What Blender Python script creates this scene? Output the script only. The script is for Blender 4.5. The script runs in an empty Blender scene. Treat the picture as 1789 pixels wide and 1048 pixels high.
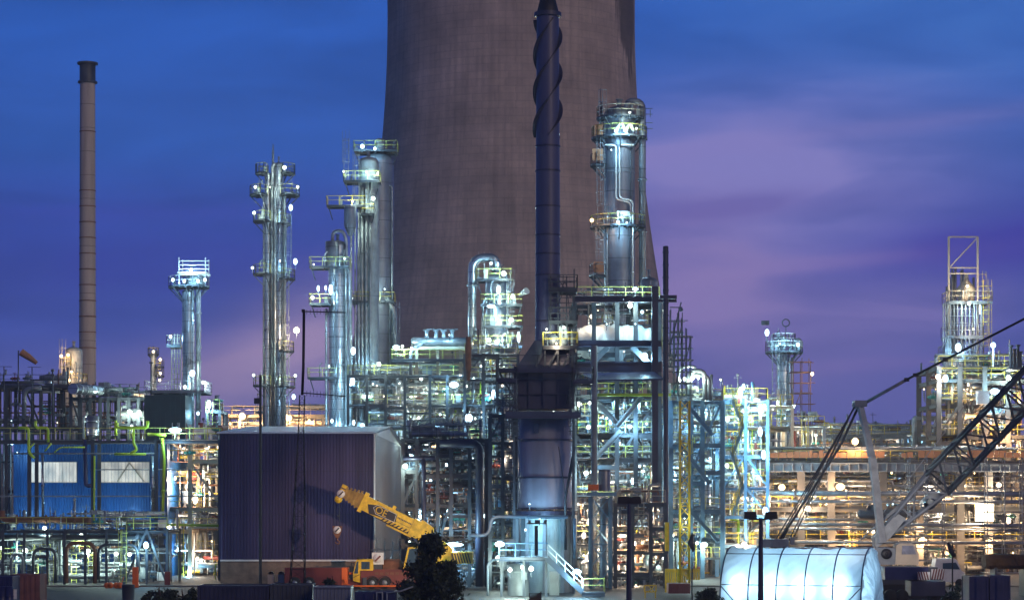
import bpy, math, random
from mathutils import Vector, Matrix, Quaternion
R = math.radians
S = bpy.context.scene
# ---------------------------------------------------------------- camera, sky, sun, exposure
FPX, CX, HY, CH = 4000.0, 894.5, 870.0, 8.0          # focal length / principal column / horizon row (photo pixels), eye height (m)
cam_d = bpy.data.cameras.new('camera'); cam = bpy.data.objects.new('camera', cam_d); S.collection.objects.link(cam)
cam.location = (0, 0, CH); cam.rotation_euler = (R(90), 0, 0)
cam_d.sensor_width = 36.0; cam_d.lens = 36.0*FPX/1789.0
cam_d.shift_x = 0.0; cam_d.shift_y = (HY-524.0)/1789.0
cam_d.clip_start = 1.0; cam_d.clip_end = 6000.0
S.camera = cam
S.view_settings.view_transform = 'Standard'; S.view_settings.look = 'None'
S.view_settings.exposure = 0.35; S.view_settings.gamma = 1.0; S.view_settings.use_curve_mapping = False
cy = S.cycles
cy.use_denoising = True; cy.use_light_tree = True; cy.max_bounces = 5; cy.diffuse_bounces = 2; cy.glossy_bounces = 3
cy.transmission_bounces = 4; cy.transparent_max_bounces = 8; cy.sample_clamp_indirect = 4.0; cy.caustics_reflective = False
cy.volume_bounces = 0; cy.denoising_prefilter = 'ACCURATE'; cy.denoising_input_passes = 'RGB_ALBEDO_NORMAL'; cy.filter_width = 1.5

def lin(r, g, b):
    f = lambda c: (c/255.0)/12.92 if c/255.0 <= 0.04045 else ((c/255.0+0.055)/1.055)**2.4
    return (f(r), f(g), f(b), 1.0)

SUN_EL, SUN_AZ = 16.0, 150.0
def build_world():
    w = bpy.data.worlds.new('World'); S.world = w; w.use_nodes = True
    nt = w.node_tree; nt.nodes.clear(); N = nt.nodes.new; L = nt.links.new
    out = N('ShaderNodeOutputWorld'); bg = N('ShaderNodeBackground'); L(bg.outputs[0], out.inputs[0]); bg.inputs[1].default_value = 0.92
    tc = N('ShaderNodeTexCoord'); sp = N('ShaderNodeSeparateXYZ'); L(tc.outputs['Generated'], sp.inputs[0])
    rp = N('ShaderNodeValToRGB'); cr = rp.color_ramp; cr.interpolation = 'EASE'
    mr = N('ShaderNodeMapRange'); mr.inputs[1].default_value = 0.0; mr.inputs[2].default_value = 0.5; L(sp.outputs[2], mr.inputs[0]); L(mr.outputs[0], rp.inputs[0])
    stops = [(0.0, (100, 102, 164)), (0.08, (84, 92, 162)), (0.16, (60, 78, 160)), (0.23, (52, 76, 166)), (0.31, (44, 88, 174)), (0.42, (38, 90, 182)), (0.7, (30, 62, 128)), (1.0, (14, 34, 80))]
    cr.elements[0].position = 0; cr.elements[0].color = lin(*stops[0][1]); cr.elements[1].position = 1; cr.elements[1].color = lin(*stops[-1][1])
    for p, c in stops[1:-1]:
        e = cr.elements.new(p); e.color = lin(*c)
    # two scales of stretched cloud noise, laid out by direction
    mp = N('ShaderNodeMapping'); mp.inputs['Scale'].default_value = (3.0, 1.0, 13.0); mp.inputs['Rotation'].default_value = (0, R(-9), 0); L(tc.outputs['Generated'], mp.inputs[0])
    n1 = N('ShaderNodeTexNoise'); n1.inputs['Scale'].default_value = 3.0; n1.inputs['Detail'].default_value = 8; n1.inputs['Roughness'].default_value = .52; n1.inputs['Distortion'].default_value = .5; L(mp.outputs[0], n1.inputs['Vector'])
    cur = rp.outputs[0]
    def M(op, a, b=None, clamp=False):
        m = N('ShaderNodeMath'); m.operation = op; m.use_clamp = clamp
        for i, v in enumerate((a, b)):
            if v is None: continue
            if isinstance(v, (int, float)): m.inputs[i].default_value = v
            else: L(v, m.inputs[i])
        return m.outputs[0]
    nz = M('SUBTRACT', n1.outputs[0], 0.5)
    def blob(cur, px, py, sx, sy, col, k, slope=0.0, dist=1.0):
        x0, z0 = (px-CX)/FPX, (HY-py)/FPX
        dx = M('SUBTRACT', sp.outputs[0], x0)
        dz = M('SUBTRACT', M('SUBTRACT', sp.outputs[2], z0), M('MULTIPLY', dx, slope))
        a = M('POWER', M('ABSOLUTE', M('DIVIDE', dx, sx/FPX)), 2.0); b = M('POWER', M('ABSOLUTE', M('DIVIDE', dz, sy/FPX)), 2.0)
        e = M('ADD', M('ADD', a, b), M('MULTIPLY', nz, -3.2*dist))
        f = M('MULTIPLY', M('POWER', 2.718, M('MULTIPLY', M('MAXIMUM', e, 0.0), -1.0)), k, True)
        front = M('GREATER_THAN', sp.outputs[1], 0.0)
        mx = N('ShaderNodeMix'); mx.data_type = 'RGBA'; L(M('MULTIPLY', f, front), mx.inputs[0]); L(cur, mx.inputs[6]); mx.inputs[7].default_value = lin(*col)
        return mx.outputs[2]
    st_ = M('ADD', M('MULTIPLY', nz, 0.9), 1.04)
    sc_ = N('ShaderNodeVectorMath'); sc_.operation = 'SCALE'; L(cur, sc_.inputs[0]); L(st_, sc_.inputs[3]); cur = sc_.outputs[0]
    cur = blob(cur, 1650, 60, 420, 150, (60, 112, 196), .8)
    cur = blob(cur, 1330, 330, 330, 140, (134, 130, 198), .95, 0.05)
    cur = blob(cur, 1420, 250, 420, 16, (134, 128, 196), .5, 0.10, 1.4)
    cur = blob(cur, 1380, 470, 300, 14, (150, 130, 190), .5, 0.08, 1.4)
    cur = blob(cur, 1500, 640, 260, 13, (122, 106, 176), .5, 0.05, 1.4)
    cur = blob(cur, 300, 380, 420, 14, (60, 74, 172), .5, 0.03, 1.4)
    cur = blob(cur, 1180, 420, 120, 60, (126, 112, 180), .5)
    cur = blob(cur, 1230, 520, 220, 130, (142, 124, 182), .85, -.25)
    cur = blob(cur, 1760, 440, 260, 60, (62, 58, 160), .8, 0.1)
    cur = blob(cur, 1560, 560, 200, 60, (126, 116, 180), .75, 0.1)
    cur = blob(cur, 1250, 372, 230, 24, (96, 88, 166), .6, 0.05)
    cur = blob(cur, 350, 470, 500, 55, (52, 62, 152), .6, 0.02)
    cur = blob(cur, 330, 690, 300, 75, (138, 122, 168), .8, .28)
    cur = blob(cur, 560, 590, 150, 85, (160, 138, 180), .85, .3)
    cur = blob(cur, 1700, 690, 420, 80, (90, 92, 162), .6)
    # the Nishita sky of the last twilight, a small share of the whole
    sky = N('ShaderNodeTexSky'); sky.sky_type = 'NISHITA'; sky.sun_disc = False; sky.sun_elevation = R(-3.0); sky.sun_rotation = R(SUN_AZ)
    sm = N('ShaderNodeVectorMath'); sm.operation = 'SCALE'; sm.inputs[3].default_value = 0.1; L(sky.outputs[0], sm.inputs[0])
    mx = N('ShaderNodeMix'); mx.data_type = 'RGBA'; mx.inputs[0].default_value = 0.08; L(cur, mx.inputs[6]); L(sm.outputs[0], mx.inputs[7])
    L(mx.outputs[2], bg.inputs[0])
build_world()
sun_d = bpy.data.lights.new('sun', 'SUN'); sun = bpy.data.objects.new('sun', sun_d); S.collection.objects.link(sun)
sun_d.energy = 0.5; sun_d.angle = R(12); sun_d.color = (1.0, 0.74, 0.50)
# afterglow of the town behind and to the right of the camera
_dir = Vector((0.62, -1.0, 0.42)).normalized(); sun.rotation_euler = _dir.to_track_quat('Z', 'Y').to_euler(); sun.location = (40, -40, 60)

# ---------------------------------------------------------------- helpers
def PX(x, d): return (x-CX)*d/FPX
def PZ(y, d): return CH+(HY-y)*d/FPX
def P(x, y, d): return Vector((PX(x, d), d, PZ(y, d)))
WL = {}                                              # world origin of each thing and part
def link(o): S.collection.objects.link(o); return o
def thing(name, label, cat, loc, group=None):
    o = bpy.data.objects.new(name, None); link(o); o.location = loc; o.empty_display_size = .3
    o['label'] = label; o['category'] = cat
    if group: o['group'] = group
    WL[o.name] = Vector(loc); return o
def tag(o, label, cat, group=None):
    o['label'] = label; o['category'] = cat
    if group: o['group'] = group
    return o
class MB:
    def __init__(s): s.v = []; s.f = []; s.s = []; s.m = []; s.uv = None; s.mi = 0
    def add(s, vs, fs, smooth=False):
        b = len(s.v); s.v += [tuple(v) for v in vs]
        for f in fs: s.f.append(tuple(b+i for i in f)); s.s.append(smooth); s.m.append(s.mi)
        return s
    def bx(s, x0, x1, y0, y1, z0, z1):
        v = [(x0,y0,z0),(x1,y0,z0),(x1,y1,z0),(x0,y1,z0),(x0,y0,z1),(x1,y0,z1),(x1,y1,z1),(x0,y1,z1)]
        return s.add(v, [(0,3,2,1),(4,5,6,7),(0,1,5,4),(1,2,6,5),(2,3,7,6),(3,0,4,7)])
    def box(s, c, sx, sy, sz, rot=None):
        if rot is None: return s.bx(c[0]-sx/2, c[0]+sx/2, c[1]-sy/2, c[1]+sy/2, c[2]-sz/2, c[2]+sz/2)
        c = Vector(c); v = []
        for a, b, e in ((-1,-1,-1),(1,-1,-1),(1,1,-1),(-1,1,-1),(-1,-1,1),(1,-1,1),(1,1,1),(-1,1,1)):
            v.append(c+rot @ Vector((a*sx/2, b*sy/2, e*sz/2)))
        return s.add(v, [(0,3,2,1),(4,5,6,7),(0,1,5,4),(1,2,6,5),(2,3,7,6),(3,0,4,7)])
    def bar(s, p, q, w, h=None):
        p = Vector(p); q = Vector(q); h = h or w; d = q-p; l = d.length
        if l < 1e-6: return s
        return s.box((p+q)/2, w, h, l, d.to_track_quat('Z', 'Y').to_matrix())
    def hbeam(s, p, q, w, h):                        # I section, web in the local y-z plane
        p = Vector(p); q = Vector(q); d = q-p; l = d.length; m = d.to_track_quat('Z', 'Y').to_matrix(); c = (p+q)/2; t = .12*h
        s.box(c+m @ Vector((0, (h-t)/2, 0)), w, t, l, m); s.box(c-m @ Vector((0, (h-t)/2, 0)), w, t, l, m)
        return s.box(c, w*.16, h-2*t, l, m)
    def tube(s, pts, r, n=8, cap=True, bend=0.0):
        pts = [Vector(p) for p in pts]
        if bend > 0 and len(pts) > 2:
            o = [pts[0]]
            for i in range(1, len(pts)-1):
                a, b, c = pts[i-1], pts[i], pts[i+1]; u = (a-b); w = (c-b); k = min(bend, u.length*.49, w.length*.49)
                if k < 1e-4: o.append(b); continue
                A = b+u.normalized()*k; C = b+w.normalized()*k
                for t in (0, .25, .5, .75, 1): o.append(A*(1-t)**2+b*2*t*(1-t)+C*t*t)
            o.append(pts[-1]); pts = o
        rr = r if isinstance(r, (list, tuple)) else [r]*len(pts)
        vs = []; d0 = (pts[1]-pts[0]).normalized(); up = Vector((0,0,1)) if abs(d0.z) < .9 else Vector((1,0,0))
        nx = d0.cross(up).normalized()
        for i, p in enumerate(pts):
            a = (pts[i]-pts[i-1]).normalized() if i else d0; b = (pts[i+1]-pts[i]).normalized() if i < len(pts)-1 else a
            t = (a+b); t = t.normalized() if t.length > 1e-6 else a
            nx = (nx-t*nx.dot(t)); nx = nx.normalized() if nx.length > 1e-6 else t.orthogonal().normalized(); ny = t.cross(nx)
            k = 1/max(.5, math.sqrt(max(0, (1+a.dot(b))/2)))
            for j in range(n):
                g = 2*math.pi*j/n; vs.append(p+(nx*math.cos(g)+ny*math.sin(g))*rr[i]*k)
        fs = [(i*n+j, i*n+(j+1)%n, (i+1)*n+(j+1)%n, (i+1)*n+j) for i in range(len(pts)-1) for j in range(n)]
        s.add(vs, fs, True)
        if cap:
            b = len(s.v)-len(vs); s.f.append(tuple(b+j for j in range(n))[::-1]); s.s.append(False); s.m.append(s.mi)
            s.f.append(tuple(b+(len(pts)-1)*n+j for j in range(n))); s.s.append(False); s.m.append(s.mi)
        return s
    def lathe(s, prof, cx, cy_, n=24, a0=0, a1=360, axis='z', smooth=True):
        full = abs(a1-a0-360) < .01; k = n if full else n+1; vs = []
        for (r, z) in prof:
            for j in range(k):
                g = R(a0+(a1-a0)*j/n)
                if axis == 'z': vs.append((cx+r*math.cos(g), cy_+r*math.sin(g), z))
                elif axis == 'x': vs.append((z, cx+r*math.cos(g), cy_+r*math.sin(g)))
                else: vs.append((cx+r*math.cos(g), z, cy_+r*math.sin(g)))
        fs = []
        for i in range(len(prof)-1):
            for j in range(n):
                a, b = i*k+j, i*k+(j+1)%k
                fs.append((a, b, b+k, a+k))
        return s.add(vs, fs, smooth)
    def dome(s, cx, cy_, z, r, h, n=20, down=False, k=5):
        pr = [(r*math.cos(R(90*i/k)), z+(-1 if down else 1)*h*math.sin(R(90*i/k))) for i in range(k)]+[(.01, z+(-h if down else h))]
        return s.lathe(pr, cx, cy_, n)
    def ring(s, cx, cy_, z, r0, r1, t, a0=0, a1=360, n=20):
        return s.lathe([(r0, z), (r1, z), (r1, z-t), (r0, z-t), (r0, z)], cx, cy_, n, a0, a1, smooth=False)
    def prism(s, poly, y0, y1):                      # polygon in x,z pushed along y
        n = len(poly); vs = [(x, y0, z) for x, z in poly]+[(x, y1, z) for x, z in poly]
        return s.add(vs, [tuple(range(n)), tuple(range(2*n-1, n-1, -1))]+[(i, i+n, (i+1) % n+n, (i+1) % n) for i in range(n)])
    def sphere(s, c, rx, ry=None, rz=None, n=10, k=6):
        ry = ry or rx; rz = rz or rx; vs = []
        for i in range(k+1):
            t = math.pi*i/k
            for j in range(n):
                g = 2*math.pi*j/n; vs.append((c[0]+rx*math.sin(t)*math.cos(g), c[1]+ry*math.sin(t)*math.sin(g), c[2]-rz*math.cos(t)))
        return s.add(vs, [(i*n+j, i*n+(j+1)%n, (i+1)*n+(j+1)%n, (i+1)*n+j) for i in range(k) for j in range(n)], True)
    def build(s, name, mat, parent=None, kind=None, label=None):
        me = bpy.data.meshes.new(name)
        o0 = WL[parent.name] if parent else Vector((0,0,0))
        if not s.v: s.bx(o0.x, o0.x+.01, o0.y, o0.y+.01, o0.z, o0.z+.01)
        me.from_pydata([(v[0]-o0.x, v[1]-o0.y, v[2]-o0.z) for v in s.v], [], s.f); me.validate(); 
        if len(me.polygons) == len(s.s):
            me.polygons.foreach_set('use_smooth', s.s); me.polygons.foreach_set('material_index', s.m)
        for m in (mat if isinstance(mat, (list, tuple)) else [mat]): me.materials.append(m)
        if s.uv: 
            ul = me.uv_layers.new(name='UVMap')
            for li, lp in enumerate(me.loops): ul.data[li].uv = s.uv[lp.vertex_index]
        o = bpy.data.objects.new(name, me); link(o)
        if parent: o.parent = parent
        WL[o.name] = Vector(o0)
        if kind: o['kind'] = kind
        if label: o['label'] = label
        return o
def solo(mb, name, mat, label, cat, base, group=None):        # a thing that is one mesh, its origin at its base
    me_o = mb.build(name, mat); b = Vector(base)
    me_o.data.transform(Matrix.Translation(-b)); me_o.location = b; WL[me_o.name] = b
    return tag(me_o, label, cat, group)
def copy_tree(o, dloc, parent=None, label=None):
    c = o.copy(); link(c); c.parent = parent
    if parent is None: c.location = o.location+Vector(dloc); WL[c.name] = WL[o.name]+Vector(dloc)
    if label: c['label'] = label
    for ch in list(o.children): copy_tree(ch, dloc, c)
    return c

# ---------------------------------------------------------------- materials
def mat(name, col, rough=.5, metal=0.0, var=.25, scale=1.2, bump=.0, seam=None, streak=0.0, spec=None):
    m = bpy.data.materials.new(name); m.use_nodes = True; nt = m.node_tree; N = nt.nodes.new; L = nt.links.new
    b = nt.nodes['Principled BSDF']; b.inputs['Roughness'].default_value = rough; b.inputs['Metallic'].default_value = metal
    if spec is not None: b.inputs['Specular IOR Level'].default_value = spec
    tc = N('ShaderNodeTexCoord'); oi = N('ShaderNodeObjectInfo')
    n1 = N('ShaderNodeTexNoise'); n1.inputs['Scale'].default_value = scale; n1.inputs['Detail'].default_value = 6; L(tc.outputs['Object'], n1.inputs['Vector'])
    if streak:
        mp = N('ShaderNodeMapping'); mp.inputs['Scale'].default_value = (3, 3, .25); L(tc.outputs['Object'], mp.inputs[0]); L(mp.outputs[0], n1.inputs['Vector'])
    rp = N('ShaderNodeValToRGB'); c = Vector(col[:3])
    rp.color_ramp.elements[0].position = .3; rp.color_ramp.elements[1].position = .72
    rp.color_ramp.elements[0].color = (*(c*(1-var)), 1); rp.color_ramp.elements[1].color = (*(c*(1+var*.7)), 1)
    L(n1.outputs[0], rp.inputs[0]); cur = rp.outputs[0]
    if seam:
        sp = N('ShaderNodeSeparateXYZ'); L(tc.outputs['Object'], sp.inputs[0])
        d = N('ShaderNodeMath'); d.operation = 'DIVIDE'; L(sp.outputs[2], d.inputs[0]); d.inputs[1].default_value = seam
        f = N('ShaderNodeMath'); f.operation = 'FRACT'; L(d.outputs[0], f.inputs[0])
        g = N('ShaderNodeMath'); g.operation = 'LESS_THAN'; L(f.outputs[0], g.inputs[0]); g.inputs[1].default_value = .09/seam
        mx = N('ShaderNodeMix'); mx.data_type = 'RGBA'; L(g.outputs[0], mx.inputs[0]); L(cur, mx.inputs[6]); mx.inputs[7].default_value = (*(c*.42), 1); cur = mx.outputs[2]
    L(cur, b.inputs['Base Color'])
    mr = N('ShaderNodeMapRange'); mr.inputs[3].default_value = max(.05, rough-.13); mr.inputs[4].default_value = min(1, rough+.15); L(n1.outputs[0], mr.inputs[0]); L(mr.outputs[0], b.inputs['Roughness'])
    if bump:
        n2 = N('ShaderNodeTexNoise'); n2.inputs['Scale'].default_value = scale*2.5; n2.inputs['Detail'].default_value = 4; L(tc.outputs['Object'], n2.inputs['Vector'])
        bp = N('ShaderNodeBump'); bp.inputs['Strength'].default_value = bump; bp.inputs['Distance'].default_value = .12; L(n2.outputs[0], bp.inputs['Height']); L(bp.outputs[0], b.inputs['Normal'])
    return m
def emit(name, col, st):
    m = bpy.data.materials.new(name); m.use_nodes = True; b = m.node_tree.nodes['Principled BSDF']
    b.inputs['Base Color'].default_value = (.02, .02, .02, 1); b.inputs['Emission Color'].default_value = (*col, 1); b.inputs['Emission Strength'].default_value = st
    m.cycles.emission_sampling = 'NONE' if hasattr(m.cycles, 'emission_sampling') else 'NONE'
    return m
M = dict(
 steel=mat('galvanised_steel', (.27,.29,.31), .45, .35, .3, 1.5),
 grey=mat('grey_paint', (.19,.22,.25), .5, 0, .3, .9),
 dark=mat('dark_painted_steel', (.05,.06,.075), .5, 0, .4, .8),
 black=mat('black_paint', (.012,.012,.018), .55, 0, .3, 1),
 alu=mat('aluminium_cladding', (.36,.385,.42), .3, .7, .35, .55, .5, seam=1.25),
 alud=mat('dull_cladding', (.215,.235,.275), .42, .4, .35, .4, .45, seam=2.4),
 pipe=mat('insulated_pipe', (.33,.35,.37), .35, .55, .45, 1.1, .2),
 drumgrey=mat('drum_plate', (.30,.30,.38), .45, .15, .25, .3, .15, streak=1),
 paint=mat('pale_pipe_paint', (.30,.34,.36), .45, 0, .3, 1.2),
 blue=mat('blue_steel_paint', (.07,.14,.22), .45, 0, .3, .8),
 paleblue=mat('pale_blue_paint', (.14,.26,.38), .45, 0, .25, .9),
 teal=mat('teal_pipe', (.04,.30,.26), .5, 0, .3, 1),
 green=mat('yellow_green_pipe', (.42,.58,.03), .45, 0, .2, 1),
 yellow=mat('yellow_rail', (.60,.47,.05), .5, 0, .25, 1),
 ygreen=mat('lime_rail', (.50,.50,.12), .5, 0, .25, 1),
 crane=mat('crane_yellow', (.76,.49,.02), .4, 0, .32, 2.2, .06),
 red=mat('red_paint', (.17,.028,.02), .45, 0, .3, .8),
 orange=mat('orange_sheeting', (.36,.16,.075), .6, 0, .3, 1.2, .2),
 rust=mat('rusty_steel', (.20,.09,.05), .8, 0, .5, 1.5),
 brown=mat('brown_tarpaulin', (.08,.045,.02), .8, 0, .5, .8, .5),
 concrete=mat('concrete', (.14,.13,.12), .85, 0, .3, .7, .15),
 cream=mat('cream_paint', (.46,.40,.31), .5, 0, .2, 1),
 white=mat('white_paint', (.75,.75,.73), .5, 0, .15, 1),
 navy=mat('navy_stack_paint', (.085,.09,.165), .45, .1, .28, .35, .1, streak=1),
 navydark=mat('dark_navy_plate', (.035,.038,.075), .45, .1, .35, .6),
 shed=mat('plum_corrugated_sheet', (.046,.040,.112), .42, .15, .42, .22, streak=1),
 shedside=mat('pale_corrugated_sheet', (.10,.10,.135), .5, .1, .25, .2, streak=1),
 roof=mat('pale_roof_sheet', (.50,.55,.66), .5, .2, .2, .4),
 bluesheet=mat('blue_corrugated_sheet', (.008,.085,.27), .45, .1, .2, .3, streak=1),
 brickwall=mat('brown_blockwork', (.22,.16,.12), .85, 0, .35, 1.5, .3),
 rubber=mat('tyre_rubber', (.02,.02,.02), .8, 0, .3, 2),
 navyblue=mat('navy_blue_paint', (.02,.025,.10), .4, 0, .3, .8),
 wrap=mat('white_wrapping', (.62,.66,.68), .7, 0, .2, .4, .8),
 foliage=mat('dark_leaves', (.035,.055,.03), .6, 0, .6, 3),
 bark=mat('bark', (.06,.04,.03), .9, 0, .4, 3),
 cratewood=mat('worn_container_paint', (.20,.085,.075), .6, 0, .35, 1.2),
 orangepaint=mat('orange_paint', (.85,.16,.02), .45, 0, .15, 1),
)
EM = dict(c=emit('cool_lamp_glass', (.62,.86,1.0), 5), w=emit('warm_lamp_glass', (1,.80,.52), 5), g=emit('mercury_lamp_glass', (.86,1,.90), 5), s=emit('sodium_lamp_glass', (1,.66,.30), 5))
LC = dict(c=(.36,.74,1.0), w=(1,.78,.54), g=(.76,1.0,.86), s=(1,.60,.30))
glass = mat('dark_glass', (.05,.09,.13), .08, 0, .1, 1)
PW = 0.95
NL = [0]
def lamp(parent, x, y, d, kind='c', P_=260, w=.22, h=.26, off=(0, -.75, -.25)):
    """a flood or bulkhead lamp fixed to its structure: housing > lens, with its own light just in front of the glass"""
    c = P(x, y, d); hb = MB(); w *= .8; h *= .8
    hb.sphere((c.x, c.y+.16, c.z), w*.93, .2, h*.93, 12, 6); hb.bx(c.x-w*.45, c.x+w*.45, c.y-.1, c.y+.2, c.z+h*.9, c.z+h+.06)
    hb.bar((c.x, c.y+.2, c.z-.1), (c.x, c.y+.5, c.z-h-.5), .07)
    ho = hb.build('floodlight', M['dark'], parent)
    lb = MB(); lb.sphere((c.x, c.y, c.z), w, .1, h, 12, 6); lb.build('lens', EM[kind], ho)
    ld = bpy.data.lights.new('floodlight_bulb', 'POINT'); ld.energy = P_*PW; ld.color = LC[kind]; ld.shadow_soft_size = .2
    lo = bpy.data.objects.new('floodlight_bulb', ld); link(lo); lo.parent = ho; lo.location = Vector((c.x+off[0], c.y+off[1], c.z+off[2]))-WL[ho.name]
    NL[0] += 1; return ho
def rail(mb, pts, h=1.1, t=.06, step=1.5, mid=True, kick=False):
    pts = [Vector(p) for p in pts]
    for a, b in zip(pts[:-1], pts[1:]):
        l = (b-a).length; n = max(1, round(l/step)); u = Vector((0,0,1))
        mb.bar(a+u*h, b+u*h, t); 
        if mid: mb.bar(a+u*h*.52, b+u*h*.52, t*.8)
        if kick: mb.bar(a+u*.08, b+u*.08, t*.6, .14)
        for i in range(n+1): mb.bar(a.lerp(b, i/n), a.lerp(b, i/n)+u*h, t)
def ladder(mb, x, y, z0, z1, w=.5, cage=True, side=-1):
    mb.bar((x-w/2, y, z0), (x-w/2, y, z1), .06); mb.bar((x+w/2, y, z0), (x+w/2, y, z1), .06)
    z = z0+.3
    while z < z1: mb.bar((x-w/2, y, z), (x+w/2, y, z), .04); z += .6
    if cage:
        z = z0+2.2; hs = [(-w*.8, -.1), (-w*.75, -.6), (0, -.85), (w*.75, -.6), (w*.8, -.1)]
        while z < z1+.9:
            for a, b in zip(hs[:-1], hs[1:]): mb.bar((x+a[0], y+a[1], z), (x+b[0], y+b[1], z), .05)
            z += 1.3
        for a in hs[1:-1]: mb.bar((x+a[0], y+a[1], z0+2.2), (x+a[0], y+a[1], z1+.9), .04)
def platform(root, cx, cy_, z, r0, r1, a0, a1, rm='yellow', dm='dark', n=None, brack=True, h=1.1):
    n = n or max(4, int((a1-a0)/18)); d = MB(); d.ring(cx, cy_, z, r0, r1, .16, a0, a1, n)
    if brack:
        k = max(2, int((a1-a0)/50))
        for i in range(k+1):
            g = R(a0+(a1-a0)*i/k) if a1-a0 < 355 else R(a0+(a1-a0)*i/(k+1)); c_, s_ = math.cos(g), math.sin(g)
            d.bar((cx+c_*r1*.97, cy_+s_*r1*.97, z-.18), (cx+c_*r0, cy_+s_*r0, z-.2-(r1-r0)), .12)
    for i in range(n+1):
        g = R(a0+(a1-a0)*i/n); 
        d.bar((cx+math.cos(g)*r0, cy_+math.sin(g)*r0, z-.2), (cx+math.cos(g)*r1, cy_+math.sin(g)*r1, z-.2), .08, .18)
    d.build('platform', M[dm], root)
    rl = MB(); pts = [(cx+r1*.98*math.cos(R(a0+(a1-a0)*i/n)), cy_+r1*.98*math.sin(R(a0+(a1-a0)*i/n)), z) for i in range(n+1)]
    if a1-a0 < 355: pts = [(cx+r0*math.cos(R(a0)), cy_+r0*math.sin(R(a0)), z)]+pts+[(cx+r0*math.cos(R(a1)), cy_+r0*math.sin(R(a1)), z)]
    rail(rl, pts, h); rl.build('handrail', M[rm], root)
    rg = random.Random(int(abs(cx*131+z*37))); rm_ = (r0+r1)/2
    for i in range(rg.randint(2, 5)):                # small fittings standing on the platform
        g = R(rg.uniform(a0, a1)); x_, y_ = cx+rm_*math.cos(g), cy_+rm_*math.sin(g); hh = rg.uniform(.5, 1.9); f = MB(); k_ = rg.random()
        if k_ < .4: f.bx(x_-.2, x_+.2, y_-.15, y_+.15, z, z+hh*.6); f.bar((x_, y_, z+hh*.6), (x_, y_, z+hh), .06)
        elif k_ < .7: f.tube([(x_, y_, z), (x_, y_, z+hh), (x_+.3, y_, z+hh+.3)], .07, 6)
        else: f.tube([(x_, y_, z), (x_, y_, z+hh)], .05, 6); f.sphere((x_, y_, z+hh*.6), .17, n=8, k=4)
        f.build('fitting', M[rg.choice(('paint', 'dark', 'grey', 'steel'))], root)
def boxdeck(root, x0, x1, y0, y1, z, rm='yellow', dm='grey', sides='fblr', h=1.1, th=.28):
    d = MB(); d.bx(x0, x1, y0, y1, z-.06, z)
    for yy in (y0+.08, y1-.08): d.hbeam((x0, yy, z-.06-th/2), (x1, yy, z-.06-th/2), .16, th)
    n = max(2, int((x1-x0)/1.6))
    for i in range(n+1): xx = x0+.06+(x1-x0-.12)*i/n; d.bar((xx, y0+.17, z-.16), (xx, y1-.17, z-.16), .1, .18)
    d.build('platform', M[dm], root)
    rl = MB()
    if 'f' in sides: rail(rl, [(x0, y0, z), (x1, y0, z)], h)
    if 'b' in sides: rail(rl, [(x0, y1, z), (x1, y1, z)], h)
    if 'l' in sides: rail(rl, [(x0, y0, z), (x0, y1, z)], h)
    if 'r' in sides: rail(rl, [(x1, y0, z), (x1, y1, z)], h)
    if rl.v: rl.build('handrail', M[rm], root)
# ---------------------------------------------------------------- ground and far setting
def structure(mb, name, m): o = mb.build(name, m); o['kind'] = 'structure'; return o
def ground():
    asp = mat('yard_asphalt', (.036,.034,.036), .75, 0, .45, .15, .2)
    g = MB(); g.add([(-3000,-300,0),(3000,-300,0),(3000,4500,0),(-3000,4500,0)], [(0,1,2,3)]); structure(g, 'ground', asp)
    r = MB(); r.add([(-60,176,.004),(60,176,.004),(60,196,.004),(-60,196,.004)], [(0,1,2,3)]); structure(r, 'road', mat('worn_road', (.055,.05,.05), .7, 0, .35, .3, .15))
    k = MB(); k.bx(-60, -12, 207, 207.3, 0, .13); k.bx(14, 60, 207, 207.3, 0, .13); structure(k, 'kerb', M['concrete'])
ground()

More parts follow.
